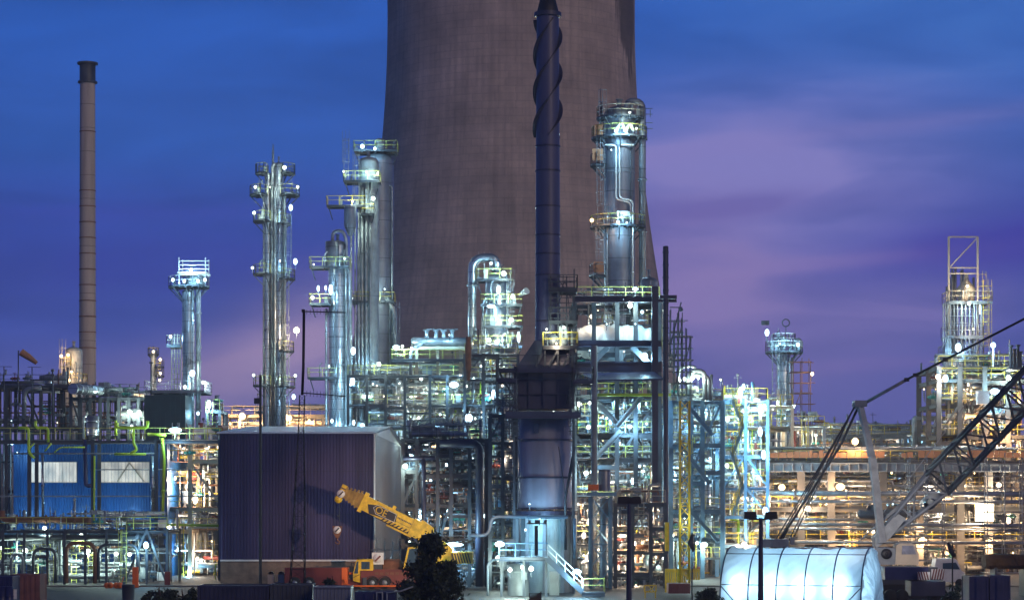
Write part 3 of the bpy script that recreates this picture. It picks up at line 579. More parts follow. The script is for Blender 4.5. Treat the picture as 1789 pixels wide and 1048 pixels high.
# ---------------------------------------------------------------- helical-strake flare stack on its furnace
def big_stack():
    d = 196.; k = d/FPX; cx = PX(957, d); t = thing('flue_stack', 'tall navy stack wound with spiral strakes, in front of the cooling tower', 'flue stack', (cx, d, 0))
    zb, zt = PZ(605, d), PZ(25, d); r = 21.5*k; s = MB()
    s.lathe([(r*1.03, zb), (r, PZ(480, d)), (r*.96, PZ(240, d)), (r*.9, zt)], cx, d, 36); s.build('flue', M['navy'], t)
    c = MB(); c.lathe([(r*.86, zt-.02), (r*.86, zt+.3), (r*.42, PZ(-18, d)), (r*.4, PZ(-18, d)-1)], cx, d, 30); c.build('cowl', M['black'], t)
    c = MB(); c.ring(cx, d, zt+.1, r*.7, r*1.1, .35, n=36); c.build('collar', M['navydark'], t)
    for yy in (255, 298, 360, 410, 443, 480, 560): c = MB(); c.ring(cx, d, PZ(yy, d), r*.9, r*1.03, .12, n=36); c.build('band', M['navydark'], t)
    z0, z1 = PZ(238, d), PZ(36, d); turns = (z1-z0)/(4.95*2.05)
    for h in range(3):
        q = MB(); n = 150; vs = []
        for i in range(n+1):
            g = 2*math.pi*(turns*i/n*1.08)+2*math.pi*h/3+.6; z = z0+(z1-z0)*i/n; th = .035; rr = r*(.96-.06*i/n)
            for (ro, dz) in ((rr-.05, -.07), (rr+.30, -.05), (rr+.30, .05), (rr-.05, .07)): vs.append((cx+ro*math.cos(g), d+ro*math.sin(g), z+dz))
        q.add(vs, [(i*4+a, i*4+(a+1)%4, (i+1)*4+(a+1)%4, (i+1)*4+a) for i in range(n) for a in range(4)]); q.build('strake', M['navydark'], t)
    # sheet-metal hood, furnace box, lower drum and base
    hb = MB(); z = [PZ(640, d), PZ(596, d)]
    a = [(PX(905, d), d-2.3), (PX(996, d), d-2.3), (PX(996, d), d+2.3), (PX(905, d), d+2.3)]; b = [(PX(934, d), d-1.1), (PX(980, d), d-1.1), (PX(980, d), d+1.1), (PX(934, d), d+1.1)]
    hb.add([(x, y, z[0]) for x, y in a]+[(x, y, z[1]) for x, y in b], [(0,1,5,4),(1,2,6,5),(2,3,7,6),(3,0,4,7),(4,5,6,7),(3,2,1,0)]); hb.build('hood', M['navydark'], t)
    bb = MB(); bb.bx(PX(903, d), PX(997, d), d-2.4, d+2.4, PZ(716, d), PZ(640, d)-.01)
    for xx in (900, 925, 950, 975, 1000): bb.bx(PX(xx, d)-.12, PX(xx, d)+.12, d-2.62, d-2.41, PZ(716, d), PZ(642, d))
    for yy in (664, 690): bb.bx(PX(900, d), PX(1003, d), d-2.8, d-2.63, PZ(yy+1, d), PZ(yy-1, d))
    bb.build('furnace_box', M['navydark'], t)
    lr = 47.5*k; cx2 = PX(952, d); lo = MB(); lo.lathe([(lr, PZ(888, d)), (lr, PZ(722, d)), (lr*.5, PZ(720, d))], cx2, d, 44)
    lo.build('drum', M['drumgrey'], t)
    for yy, a_, b_, h_ in ((767, .02, .12, .16), (832, .02, .12, .16), (886, .02, .12, .16), (722, .5, .6, .3), (892, .5, .5, .35)): c = MB(); c.ring(cx2, d, PZ(yy, d), lr-a_, lr+b_, h_, n=44); c.build('stiffener', M['navydark'], t)
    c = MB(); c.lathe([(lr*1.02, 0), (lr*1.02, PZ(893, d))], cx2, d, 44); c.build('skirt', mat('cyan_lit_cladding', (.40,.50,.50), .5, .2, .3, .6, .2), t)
    for j, g in enumerate((200, 232, 268, 305, 335)):
        c = MB(); gx, gy = math.cos(R(g)), math.sin(R(g)); c.bar((cx2+gx*lr*1.08, d+gy*lr*1.08, 0), (cx2+gx*lr*1.08, d+gy*lr*1.08, PZ(895, d)), .3); c.build('leg', M['grey'], t)
    boxdeck(t, PX(872, d), PX(1004, d), d-4.2, d-2.9, PZ(648, d), 'dark', 'navydark', 'flr'); boxdeck(t, PX(884, d), PX(1012, d), d-4.4, d-2.6, PZ(722, d), 'dark', 'navydark', 'lr', th=.5)
    for xx in (898, 1002):
        c = MB(); c.bar(P(xx, 1040, d-3.4), P(xx, 720, d-3.4), .22); c.build('leg', M['dark'], t)
    for xa, xb in ((872, 903), (1004, 990)):
        c = MB(); c.bar(P(xa, 650, d-3.8), P(xb, 705, d-3), .14); c.build('brace', M['dark'], t)
    c = MB(); c.bx(PX(933, d), PX(941, d), d-lr-.06, d-lr+.1, PZ(757, d), PZ(742, d)); c.build('manhole', M['navydark'], t)
    # lit service platform above the hood, right-hand side
    boxdeck(t, PX(948, d), PX(1008, d), d-2.8, d+2.6, PZ(607, d), 'yellow', 'dark', 'frb')
    q = MB(); rr = random.Random(5)
    for i in range(16):
        x_ = rr.uniform(950, 1004); q.bar(P(x_, 606, d+rr.uniform(-2, 2)), P(x_, rr.uniform(566, 590), d+rr.uniform(-2, 2)), rr.uniform(.05, .2))
    q.sphere(P(968, 595, d-1.5), .5); q.sphere(P(984, 598, d-1.6), .4); q.bx(PX(976, d), PX(990, d), d-1.6, d-.8, PZ(600, d), PZ(572, d)); q.build('valve_tree', M['paint'], t)
    for xx in (952, 975, 1000):
        c = MB(); c.bar(P(xx-16, 640, d-2.5), P(xx, 610, d-2.5), .16); c.bar(P(xx, 640, d-2.6), P(xx, 610, d-2.6), .12); c.build('brace', M['dark'], t)
    lamp(t, 985, 572, d-2.4, 'g', 130, .16, .16); lamp(t, 955, 575, d-2.4, 'g', 90, .1, .1); lamp(t, 972, 600, d-2.4, 'w', 160, .1, .1)
    lamp(t, 943, 905, d-4, 'c', 420, .12, .1); lamp(t, 918, 925, d-3.5, 'c', 260, .12, .12)
    lamp(t, 925, 880, d-3.6, 'c', 60, .1, .06)  # extra lamp, added only to brighten the drum
    c = MB(); ladder(c, PX(899, d), d-3, PZ(888, d), PZ(724, d), .5); c.build('ladder', M['dark'], t)
    c = MB(); c.tube([P(1000, 1000, d-4), P(1000, 810, d-4)], .04, 6); c.tube([P(976, 780, d-3), P(988, 870, d-3)], .04, 6); c.tube([P(1004, 780, d-3), P(988, 870, d-3), P(988, 960, d-3)], .12, 8); c.build('cable', M['dark'], t)
    for i, (xa, xb, ya, yb) in enumerate(((884, 903, 645, 760), (996, 1012, 600, 760))):   # access scaffolds either side of the furnace box
        q = MB(); rr = random.Random(i)
        for xx in range(xa, xb+1, 6):
            for dy in (-4, -2.6): q.bar(P(xx, yb, d+dy), P(xx, ya, d+dy), .08)
        for yy in range(ya, yb, 9): q.bar(P(xa-3, yy, d-4), P(xb+3, yy, d-4), .07); q.bar(P(xa, yy, d-2.6), P(xb, yy, d-2.6), .06)
        for j in range(5): q.bar(P(xa, rr.uniform(ya, yb), d-4.05), P(xb, rr.uniform(ya, yb), d-4.05), .06)
        q.build('scaffold_cage', M['dark'], t)
    boxdeck(t, PX(868, d), PX(902, d), d-4.4, d-1, PZ(665, d), 'dark', 'navydark', 'flr'); boxdeck(t, PX(998, d), PX(1034, d), d-4.4, d-1, PZ(668, d), 'dark', 'navydark', 'flr')
    # dark scaffold cage clinging to the flue
    for x0, x1, y_ in ((958, 1006, 565), (958, 1006, 505)): pass
    q = MB()
    for xx in (962, 975, 990, 1003):
        for dy in (-1.5, 1.5): q.bar(P(xx, 610, d+dy), P(xx, 482 if xx < 1000 else 470, d+dy), .1)
    for yy in range(484, 566, 9):
        for dy in (-1.5, 1.5): q.bar(P(960, yy, d+dy), P(1005, yy, d+dy), .07)
    rr = random.Random(3)
    for i in range(14): q.bar(P(rr.uniform(962, 1003), rr.uniform(484, 560), d-1.4), P(rr.uniform(962, 1003), rr.uniform(484, 560), d-1.4), .06)
    q.build('scaffold_cage', M['dark'], t)
    boxdeck(t, PX(958, d), PX(1008, d), d-1.7, d+1.7, PZ(562, d), 'dark', 'dark', 'fr'); boxdeck(t, PX(958, d), PX(1008, d), d-1.7, d+1.7, PZ(506, d), 'dark', 'dark', 'fr')
big_stack()
PW = 1.35
# ---------------------------------------------------------------- steel racks crowded with pipework
def flange(q, a, b, r, n=8, step=2.6, rng=None):
    l = (b-a).length; m_ = int(l/step); u = (b-a).normalized()*.07
    for i in range(m_):
        c = a.lerp(b, (i+.5)/m_); q.tube([c-u, c+u], r*1.6, n)
def valve(q, c, s):
    q.sphere(c, s*.8, s*.8, s*.8, 8, 4); q.bar(c, c+Vector((0,-s*.4,s*2.2)), s*.3); k = c+Vector((0,-s*.4,s*2.2)); q.lathe([(s*.8, k.z), (s, k.z+.03), (s*.8, k.z+.06), (s*.6, k.z+.03), (s*.8, k.z)], k.x, k.y, 8)
def fill(root, X0, X1, Y0, Y1, Z0, Z1, rng, dens=1.0, pal=('pipe','paint','alu','grey','steel'), acc=('teal','yellow','green','rust','blue','white'), cnt=None, big=True):
    """crowd one bay with pipes, valves, drums, exchangers, cabinets and cable trays, each its own mesh"""
    W, H = X1-X0, Z1-Z0; cnt = cnt if cnt is not None else {}
    def mk(nm, q, m):
        cnt[nm] = cnt.get(nm, 0)+1
        if cnt[nm] <= 95: q.build(nm, M[m], root)
        else:
            if nm+'_x' not in cnt: cnt[nm+'_x'] = MB(); 
            cnt[nm+'_x'].add(q.v, q.f, True)
    pm = lambda: rng.choice(acc) if rng.random() < .2 else rng.choice(pal)
    for i in range(int(W*.8*dens)+1):               # long headers
        r = rng.choice((.035, .05, .06, .08, .1, .14, .2, .28)); y = rng.uniform(Y0, Y1); z = rng.uniform(Z0+.2, Z1-.2)
        a = rng.uniform(X0, X1-W*.3); b = rng.uniform(a+W*.2, X1); z2 = min(Z1, max(Z0, z+rng.uniform(-1, 1)*H*.8)); q = MB()
        if rng.random() < .5:
            pts = [Vector((a, y, z)), Vector((b, y, z)), Vector((b, y, z2))]
            if rng.random() < .5: pts.insert(0, Vector((a, y, Z0 if rng.random() < .5 else Z1)))
        else: pts = [Vector((a, y, z)), Vector((b, y, z))]
        q.tube(pts, r, 8, True, r*2.5)
        for p0, p1 in zip(pts[:-1], pts[1:]): flange(q, p0, p1, r)
        mk('pipe', q, pm())
    for i in range(int(W*1.05*dens)+1):               # risers
        r = rng.choice((.03, .035, .04, .05, .06, .08, .12, .16)); y = rng.uniform(Y0, Y1); x = rng.uniform(X0, X1); q = MB(); x2 = x+rng.uniform(-1.2, 1.2)
        zm = rng.uniform(Z0, Z1); pts = [Vector((x, y, Z0)), Vector((x, y, zm)), Vector((x2, y, zm)), Vector((x2, y, Z1))] if rng.random() < .5 else [Vector((x, y, Z0)), Vector((x, y, Z1))]
        q.tube(pts, r, 7, True, r*2.5); flange(q, pts[0], pts[1], r); mk('riser', q, pm())
    for i in range(int(W*.38*dens)+1):
        q = MB(); c = Vector((rng.uniform(X0, X1), rng.uniform(Y0, (Y0+Y1)/2), rng.uniform(Z0+.4, Z1-.6))); s = rng.uniform(.14, .3)
        valve(q, c, s); q.tube([c+Vector((-s*2, 0, 0)), c+Vector((s*2, 0, 0))], s*.5, 8); q.tube([c+Vector((-s*1.1, 0, 0)), c+Vector((-s*.9, 0, 0))], s*.95, 8); q.tube([c+Vector((s*.9, 0, 0)), c+Vector((s*1.1, 0, 0))], s*.95, 8); mk('valve', q, rng.choice(('blue', 'white', 'paint', 'red', 'teal', 'grey')))
    for i in range(int(W*.16*dens)+(rng.random() < .5)):
        q = MB(); t_ = rng.random(); x = rng.uniform(X0+.6, X1-.6); y = rng.uniform(Y0+.8, Y1)
        if t_ < .3 and big and W > 4:
            r = rng.uniform(.35, min(.8, H*.22)); l = rng.uniform(1.6, 3.6); z = Z0+r+.5; a = max(X0, min(x-l/2, X1-l))
            q.lathe([(.02, a-r*.4), (r*.7, a-r*.25), (r, a), (r, a+l), (r*.7, a+l+r*.25), (.02, a+l+r*.4)], y, z, 16, axis='x')
            for xx in (a+.3, a+l-.3): q.bx(xx-.1, xx+.1, y-r*.8, y+r*.8, Z0, z-r*.5)
            for xx in (a+.5, a+l*.6): q.tube([(xx, y, z+r*.9), (xx, y, z+r+.35)], .1, 8)
            mk('horizontal_drum', q, rng.choice(('alu', 'paint', 'alud', 'white')))
        elif t_ < .6:
            r = rng.uniform(.25, .6); h = min(H-.5, rng.uniform(1.2, 2.8)); q.lathe([(r, Z0+.35), (r, Z0+h)], x, y, 14); q.dome(x, y, Z0+h, r, r*.5, 14); q.dome(x, y, Z0+.35, r, r*.4, 14, True)
            for g in (0, 120, 240): q.bar((x+r*.8*math.cos(R(g)), y+r*.8*math.sin(R(g)), Z0), (x+r*.8*math.cos(R(g)), y+r*.8*math.sin(R(g)), Z0+.8), .07)
            q.tube([(x, y, Z0+h+r*.4), (x, y, min(Z1, Z0+h+1.2))], .07, 7); mk('vertical_drum', q, rng.choice(('alu', 'paint', 'alud', 'white')))
        elif t_ < .8:
            w, h = rng.uniform(.5, 1.4), rng.uniform(.6, 1.8); q.bx(x-w/2, x+w/2, y, y+.45, Z0+.15, Z0+.15+h); q.bx(x-w/2+.06, x-.02, y-.03, y, Z0+.22, Z0+.08+h); q.bx(x+.02, x+w/2-.06, y-.03, y, Z0+.22, Z0+.08+h); mk('cabinet', q, rng.choice(('grey', 'white', 'blue', 'cream')))
        else:
            z = rng.uniform(Z0+.8, Z1-.3); q.bx(X0, X1, y, y+.03, z, z+.14); q.bx(X0, X1, y+.47, y+.5, z, z+.14); xx = X0
            while xx < X1: q.bar((xx, y, z+.03), (xx, y+.5, z+.03), .04); xx += .6
            for j in range(4): q.tube([(X0, y+.08+.1*j, z+.07), (X1, y+.08+.1*j, z+.07)], .035, 5)
            mk('cable_tray', q, 'steel')
def rack(name, label, x0, x1, ys, d0, d1, bays, seed, fm='steel', rm='yellow', dm='grey', dens=1.0, pal=None, lamps=(), brace=True, ladders=1, skip=(), top_rail=True, cw=.32, acc=None, cat='pipe rack', big=True, zfloor=0.0, rows=None, topfill=1.8):
    X0, X1 = PX(x0, d0), PX(x1, d0); t = thing(name, label, cat, ((X0+X1)/2, d0, 0)); rng = random.Random(seed); zs = sorted(PZ(y, d0) for y in ys); zt = zs[-1]
    ycs = rows or ([d0, d1] if d1-d0 < 9 else [d0, (d0+d1)/2, d1]); bw = (X1-X0)/bays; xs = [X0+bw*i+(rng.uniform(-.18, .18)*bw if 0 < i < bays and cat != 'walkway' else 0) for i in range(bays+1)]
    for yy in ycs:
        for xx in xs: q = MB(); q.hbeam((xx, yy, zfloor), (xx, yy, zt), cw, cw); q.build('post', M[fm], t)
    for i, z in enumerate(zs):
        q = MB()
        for yy in ycs:
            for j in range(bays):
                dz = 0 if rng.random() < .7 or i == len(zs)-1 or cat == 'walkway' else rng.uniform(-1, .6)
                if i == len(zs)-1 or rng.random() < .86: q.hbeam((xs[j], yy, z-.2+dz), (xs[j+1], yy, z-.2+dz), cw*.7, cw*rng.choice((.7, .9, 1.1)))
        for xx in xs: q.hbeam((xx, d0, z-.2), (xx, d1, z-.2), cw*.7, cw*.9)
        q.build('beam', M[fm], t)
        if i in skip: continue
        q = MB()
        for j in range(bays):
            if rng.random() < .75: q.bx(xs[j]+.05, xs[j+1]-.05, d0+.2, d0+(d1-d0)*rng.choice((.3, .5, 1))-.2, z, z+.05)
        if q.v: q.build('grating', M[dm], t)
        if i < len(zs)-1 or top_rail:
            q = MB(); rail(q, [(X0, d0-.1, z+.05), (X1, d0-.1, z+.05)], 1.1, .06); q.build('handrail', M[rm], t)
    lv = [zfloor]+zs; cnt = {}
    for i in range(len(lv)-1):
        if brace:
            for j in range(bays):
                if rng.random() < .28:
                    q = MB(); a, b = (xs[j], xs[j+1]) if rng.random() < .5 else (xs[j+1], xs[j])
                    q.bar((a, rng.choice((d0, d1)), lv[i]), (b, rng.choice((d0, d1)) if False else d0, lv[i+1]), .2); q.build('brace', M[fm], t)
        fill(t, X0+.2, X1-.2, d0+.3, d1-.3, lv[i]+.1, lv[i+1]-.35, rng, dens, *( [pal] if pal else []), **(dict(acc=acc) if acc else {}), cnt=cnt, big=big)
    for i in range(len(lv)-1):                       # small landings between the main levels
        if cat == 'walkway' or lv[i+1]-lv[i] < 2.4: continue
        for j in range(bays):
            if rng.random() < .5:
                z = lv[i]+(lv[i+1]-lv[i])*rng.uniform(.4, .62); a = xs[j]+rng.uniform(0, .3)*(xs[j+1]-xs[j]); b_ = a+min(xs[j+1]-a, rng.uniform(1.5, 3.5)); y = d0+rng.uniform(0, .5)*(d1-d0); q = MB()
                q.bx(a, b_, y, y+1.1, z-.05, z); q.bar((a, y, z-.12), (b_, y, z-.12), .1, .16); q.build('landing', M[dm], t); q = MB(); rail(q, [(a, y+1.1, z), (a, y, z), (b_, y, z), (b_, y+1.1, z)], 1.05, .055, .9, True, False); q.build('handrail', M[rm], t)
                if rng.random() < .5: q = MB(); ladder(q, b_+.3, y-.1, lv[i], z, .45, False); q.build('ladder', M[rm], t)
    if cat != 'walkway' and topfill:                 # equipment standing up above the top deck
        fill(t, X0+.3, X1-.3, d0+.4, d1-.4, zt, zt+topfill, rng, dens*.5, *( [pal] if pal else []), **(dict(acc=acc) if acc else {}), cnt=cnt, big=big)
        for i in range(int((X1-X0)/2.2)):
            q = MB(); x_, y_ = rng.uniform(X0, X1), rng.uniform(d0, d1); h_ = rng.uniform(.8, 3.2); q.tube([(x_, y_, zt), (x_, y_, zt+h_)], rng.choice((.03, .04, .07, .12)), 6)
            if rng.random() < .3: q.bar((x_-.4, y_, zt+h_*.9), (x_+.4, y_, zt+h_*.9), .05)
            if rng.random() < .3: q.sphere((x_, y_, zt+h_), .16, n=8, k=4)
            q.build('vent_pipe', M[rng.choice(('dark', 'grey', 'pipe', 'steel', 'paint'))], t)
    for nm in [n for n in cnt if n.endswith('_x')]: cnt[nm].build('small_piping', M['pipe'], t, kind='stuff')
    if len(lamps) >= 8:                              # added lamp-like glowing points, standing in for reflected highlights, without bulbs
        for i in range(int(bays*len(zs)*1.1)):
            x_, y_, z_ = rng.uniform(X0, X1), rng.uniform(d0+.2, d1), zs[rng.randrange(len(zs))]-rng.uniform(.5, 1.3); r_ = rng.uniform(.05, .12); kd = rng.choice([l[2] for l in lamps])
            q = MB(); q.box((x_, y_+.12, z_), r_*1.6, .1, r_*1.6); q.bar((x_, y_+.1, z_), (x_, y_+.1, z_+.5), .03); ho = q.build('glint_point', M['black'], t); q = MB(); q.sphere((x_, y_, z_), r_, r_*.6, r_*rng.uniform(.8, 1.8), 8, 5); q.build('lens', EM[kd], ho)
    for i in range(ladders):
        j = rng.randrange(len(lv)-1); q = MB(); xx = rng.uniform(X0+1, X1-1); ladder(q, xx, d0-.5, lv[j], lv[j+1], .5); q.build('ladder', M[rm], t)
    for l in lamps:
        x, y, kd = l[:3]; p = l[3] if len(l) > 3 else 260; w = l[4] if len(l) > 4 else .22; h = l[5] if len(l) > 5 else .24; dd = l[6] if len(l) > 6 else (-.7 if w > .25 else (d1-d0)*rng.uniform(.3, .65) if w < .18 else 1.0)
        if w < .18: w, h = w*.9, h*.9
        lamp(t, x, y, d0+dd, kd, p, w, h)
    return t
def scaffold(label, x0, x1, y0, y1, d, seed, nx=5, m='steel', dep=1.4, lam=()):
    X0, X1, Z0, Z1 = PX(x0, d), PX(x1, d), max(0, PZ(y1, d)), PZ(y0, d); t = thing('scaffold', label, 'scaffold', ((X0+X1)/2, d, Z0)); rng = random.Random(seed)
    q = MB(); 
    for i in range(nx+1):
        x = X0+(X1-X0)*i/nx
        for y in (d, d+dep): q.tube([(x, y, Z0), (x, y, Z1+rng.uniform(0, 1.2))], .05, 6)
    nz = max(1, int((Z1-Z0)/1.1))
    for j in range(nz+1):
        z = Z0+(Z1-Z0)*j/nz
        for y in (d, d+dep): q.tube([(X0-rng.uniform(.1, .6), y-.05, z), (X1+rng.uniform(.1, .6), y-.05, z)], .045, 6)
        for i in range(nx+1): q.tube([(X0+(X1-X0)*i/nx, d-.3, z), (X0+(X1-X0)*i/nx, d+dep+.3, z)], .04, 5)
    for i in range(nx): 
        if rng.random() < .6: a = rng.uniform(Z0, Z1-2) if Z1-Z0 > 3 else Z0; q.tube([(X0+(X1-X0)*i/nx, d-.1, a), (X0+(X1-X0)*(i+1)/nx, d-.1, min(Z1, a+2.5))], .045, 6)
    q.build('tube_frame', M[m], t)
    for j in range(1, nz+1, 2): q = MB(); z = Z0+(Z1-Z0)*j/nz+.06; q.bx(X0, X1, d+.1, d+dep-.1, z, z+.05); q.build('board', M['brickwall'], t)
    for l in lam: lamp(t, l[0], l[1], d-.5, l[2], l[3])
    return t

# --- left side
rack('pipe_rack', 'low dark pipe rack with a lit walkway, below the blue shed', -30, 292, (925,), 213., 221., 9, 11, 'dark', 'ygreen', 'dark', 2.4, cw=.22,  pal=('grey','dark','pipe','steel','paint'), acc=('rust','blue','paint','white'),
     lamps=((78, 922, 'g', 160, .24, .24), (142, 935, 'g', 200, .24, .24, 1.5), (44, 961, 'g', 260, .34, .26, 1.6), (3, 957, 'g', 200, .2, .2, 1.5), (154, 962, 'g', 260, .28, .24, 1.6), (203, 967, 'g', 220, .24, .24, 1.7), (226, 968, 'g', 220, .24, .2, 1.7), (255, 952, 'c', 400, .3, .4), (25, 905, 'c', 200, .12, .12), (120, 985, 'g', 160, .1, .1), (180, 932, 'w', 60, .1, .1), (60, 1000, 'g', 120, .1, .1), (240, 1000, 'w', 100, .1, .1)))
t = thing('pipe_arch', 'row of big rusty pipe arches bending down through the low pipe rack', 'pipe', (PX(160, 211), 211., 0))
for xa, xb, ya, yb, m_ in ((116, 166, 948, 1018, 'rust'), (58, 97, 957, 1018, 'dark'), (172, 240, 951, 1012, 'dark'), (20, 40, 968, 1016, 'grey')): vpipe(t, [(xa, yb), (xa, ya), (xb, ya), (xb, yb)], 2.6 if m_ != 'rust' else 3.6, 212.4, m_, 10, .9)
for yy in (988, 995, 1002): vpipe(t, [(172, yy), (224, yy)], 2.6, 216., 'paint', 10)
t = rack('walkway', 'high walkway with lime handrail crossing in front of the blue shed', -60, 384, (768,), 223., 226.5, 4, 12, 'dark', 'ygreen', 'dark', 0.0, brace=False, ladders=0, cat='walkway', lamps=((20, 735, 'c', 60, .06, .06), (100, 738, 'w', 60, .06, .06), (230, 745, 'g', 330, .2, .2)))
lamp(t, 306, 751, 222.4, 'c', 500, .8, .3)
for pts, r_ in (([(32, 747), (50, 747), (50, 790), (60, 800)], 3), ([(62, 735), (62, 747), (84, 747), (84, 772)], 3), ([(204, 738), (204, 747), (258, 747), (258, 735)], 3.2), ([(233, 750), (233, 775), (240, 785), (228, 792)], 3), ([(258, 758), (290, 760)], 3), ([(95, 790), (105, 781), (148, 781)], 1.6), ([(78, 788), (90, 774)], 1.8), ([(48, 786), (60, 774)], 1.8), ([(200, 793), (255, 793)], 2.6), ([(202, 760), (202, 738), (202, 734)], 3), ([(283, 765), (287, 800), (284, 915)], 3.2), ([(165, 796), (164, 912)], 2.2), ([(288, 916), (382, 918)], 2.4)):
    vpipe(t, pts, r_*.85, 222.6, 'green', 8, .35)
vpipe(t, [(74, 792), (75, 905)], 2.2, 222.8, 'alu'); vpipe(t, [(25, 792), (270, 792)], 1.6, 222.9, 'grey'); vpipe(t, [(267, 905), (266, 796)], 3, 222.9, 'alu'); vpipe(t, [(146, 766), (146, 728), (152, 724)], 1.8, 222.4, 'paint'); vpipe(t, [(148, 768), (150, 848), (160, 848)], 3.6, 223, 'navyblue')
d = 224.5; q = MB(); q.lathe([(.62, PZ(761, d)), (.62, PZ(727, d)), (.02, PZ(726, d))], PX(162, d), d, 20); q.ring(PX(162, d), d, PZ(735, d), .6, .67, .08); q.ring(PX(162, d), d, PZ(752, d), .6, .67, .08)
solo(q, 'tank', M['alu'], 'small upright galvanised tank standing on the high walkway', 'tank', (PX(162, d), d, PZ(761, d)))
# blue shed
def corr(mb, p, q_, z0, z1, pitch=.28, dep=.06):
    p = Vector(p); q_ = Vector(q_); l = (q_-p).length; u = (q_-p).normalized(); nrm = Vector((u.y, -u.x, 0)); n = int(l/pitch); vs = []; k = 0
    for i in range(n+1):
        for f, o in ((0, 0), (.3, 0), (.45, dep), (.85, dep)):
            s_ = min(l, (i+f)*pitch); c = p+u*s_+nrm*o; vs += [(c.x, c.y, z0), (c.x, c.y, z1)]; k += 1
    mb.add(vs, [(2*i, 2*i+2, 2*i+3, 2*i+1) for i in range(k-1)])
d = 232.; x0, x1 = PX(25, d), PX(290, d); z0, z1 = 0, PZ(772, d)
t = thing('shed', 'blue corrugated shed with two long lit translucent windows', 'shed', ((x0+x1)/2, d, 0))
def holewall(mb, x0, x1, z0, z1, y, holes):
    xs = [x0]+[v for h in holes for v in h[:2]]+[x1]
    hz0, hz1 = holes[0][2], holes[0][3]
    corr(mb, (x0, y, 0), (x1, y, 0), z0, hz0); corr(mb, (x0, y, 0), (x1, y, 0), hz1, z1)
    for a, b in zip(xs[::2], xs[1::2]): corr(mb, (a, y, 0), (b, y, 0), hz0, hz1)
wz0, wz1 = PZ(842, d), PZ(807, d); ho = [(PX(55, d), PX(134, d), wz0, wz1), (PX(177, d), PX(261, d), wz0, wz1)]
q = MB(); holewall(q, x0, x1, z0, z1, d, ho); q.bx(x0, x1, d+14, d+14.2, 0, z1); q.bx(x0-.1, x0, d+.1, d+14, 0, z1); q.bx(x1, x1+.1, d+.1, d+14, 0, z1); q.build('wall', M['bluesheet'], t)
q = MB(); q.prism([(x0-.3, z1), (x1+.3, z1), (x1+.3, z1+.15), (x0-.3, z1+.15)], d-.3, d+14.3); q.build('roof', M['dark'], t)
wm = bpy.data.materials.new('lit_translucent_sheet'); wm.use_nodes = True; b = wm.node_tree.nodes['Principled BSDF']; nt = wm.node_tree
b.inputs['Base Color'].default_value = (.5,.5,.46,1); b.inputs['Emission Color'].default_value = (1,.93,.80,1)
tc = nt.nodes.new('ShaderNodeTexCoord'); mp = nt.nodes.new('ShaderNodeMapping'); mp.inputs['Scale'].default_value = (1.6, 1, .5); nn = nt.nodes.new('ShaderNodeTexNoise'); nn.inputs['Scale'].default_value = .8; mr = nt.nodes.new('ShaderNodeMapRange'); mr.inputs[1].default_value = .35; mr.inputs[2].default_value = .65; mr.inputs[3].default_value = .16; mr.inputs[4].default_value = .5
nt.links.new(tc.outputs['Object'], mp.inputs[0]); nt.links.new(mp.outputs[0], nn.inputs['Vector']); nt.links.new(nn.outputs[0], mr.inputs[0]); nt.links.new(mr.outputs[0], b.inputs['Emission Strength'])
for i, h in enumerate(ho):
    q = MB(); f = .07
    q.bx(h[0]-f, h[1]+f, d-.09, d+.03, h[2]-f, h[2]); q.bx(h[0]-f, h[1]+f, d-.09, d+.03, h[3], h[3]+f); q.bx(h[0]-f, h[0], d-.09, d+.03, h[2], h[3]); q.bx(h[1], h[1]+f, d-.09, d+.03, h[2], h[3]); w_ = q.build('window', M['grey'], t)
    q = MB(); n = int((h[1]-h[0])/.33)
    for j in range(n): a = h[0]+(h[1]-h[0])*j/n; q.bx(a, a+(h[1]-h[0])/n-.03, d+.0+(j % 2)*.02, d+.05, h[2], h[3])
    q.build('pane', wm, w_)
    if i: 
        q = MB()
        q.bar(P(205, 841, d-.03), P(226, 808, d-.03), .12); q.bar(P(226, 808, d-.03), P(252, 841, d-.03), .12); q.build('brace', M['cream'], w_)
lamp(t, 45, 895, d-2.5, 'c', 220, .08, .06); lamp(t, 215, 895, d-2.5, 'c', 260, .08, .06); lamp(t, 125, 898, d-2.5, 'c', 180, .08, .06); lamp(t, 30, 790, d-2, 'c', 160, .06, .06)
# bright bay between the two sheds
rack('process_structure', 'warm brightly lit open steel bay between the blue shed and plum shed', 288, 388, (925, 886, 806, 768), 234., 246., 2, 21, 'cream', 'yellow', 'rust', 2.6, pal=('white','pipe','cream','paint'), acc=('rust','red','yellow','blue'), cw=.4, cat='process structure',
     lamps=((341, 872, 'w', 700, .35, .6, 2), (325, 850, 'w', 500, .15, .3, 3), (306, 835, 'w', 400, .15, .3, 1), (345, 825, 'w', 500, .15, .2, 4), (312, 958, 'c', 330, .2, .2, 2), (345, 975, 'w', 420, .2, .2, 2), (370, 945, 'w', 300, .1, .1, 1), (330, 1000, 'c', 300, .12, .12, 0), (365, 780, 'g', 200, .1, .1, 1), (300, 915, 'w', 330, .15, .12, 1), (318, 790, 'w', 260, .1, .1, 2)))
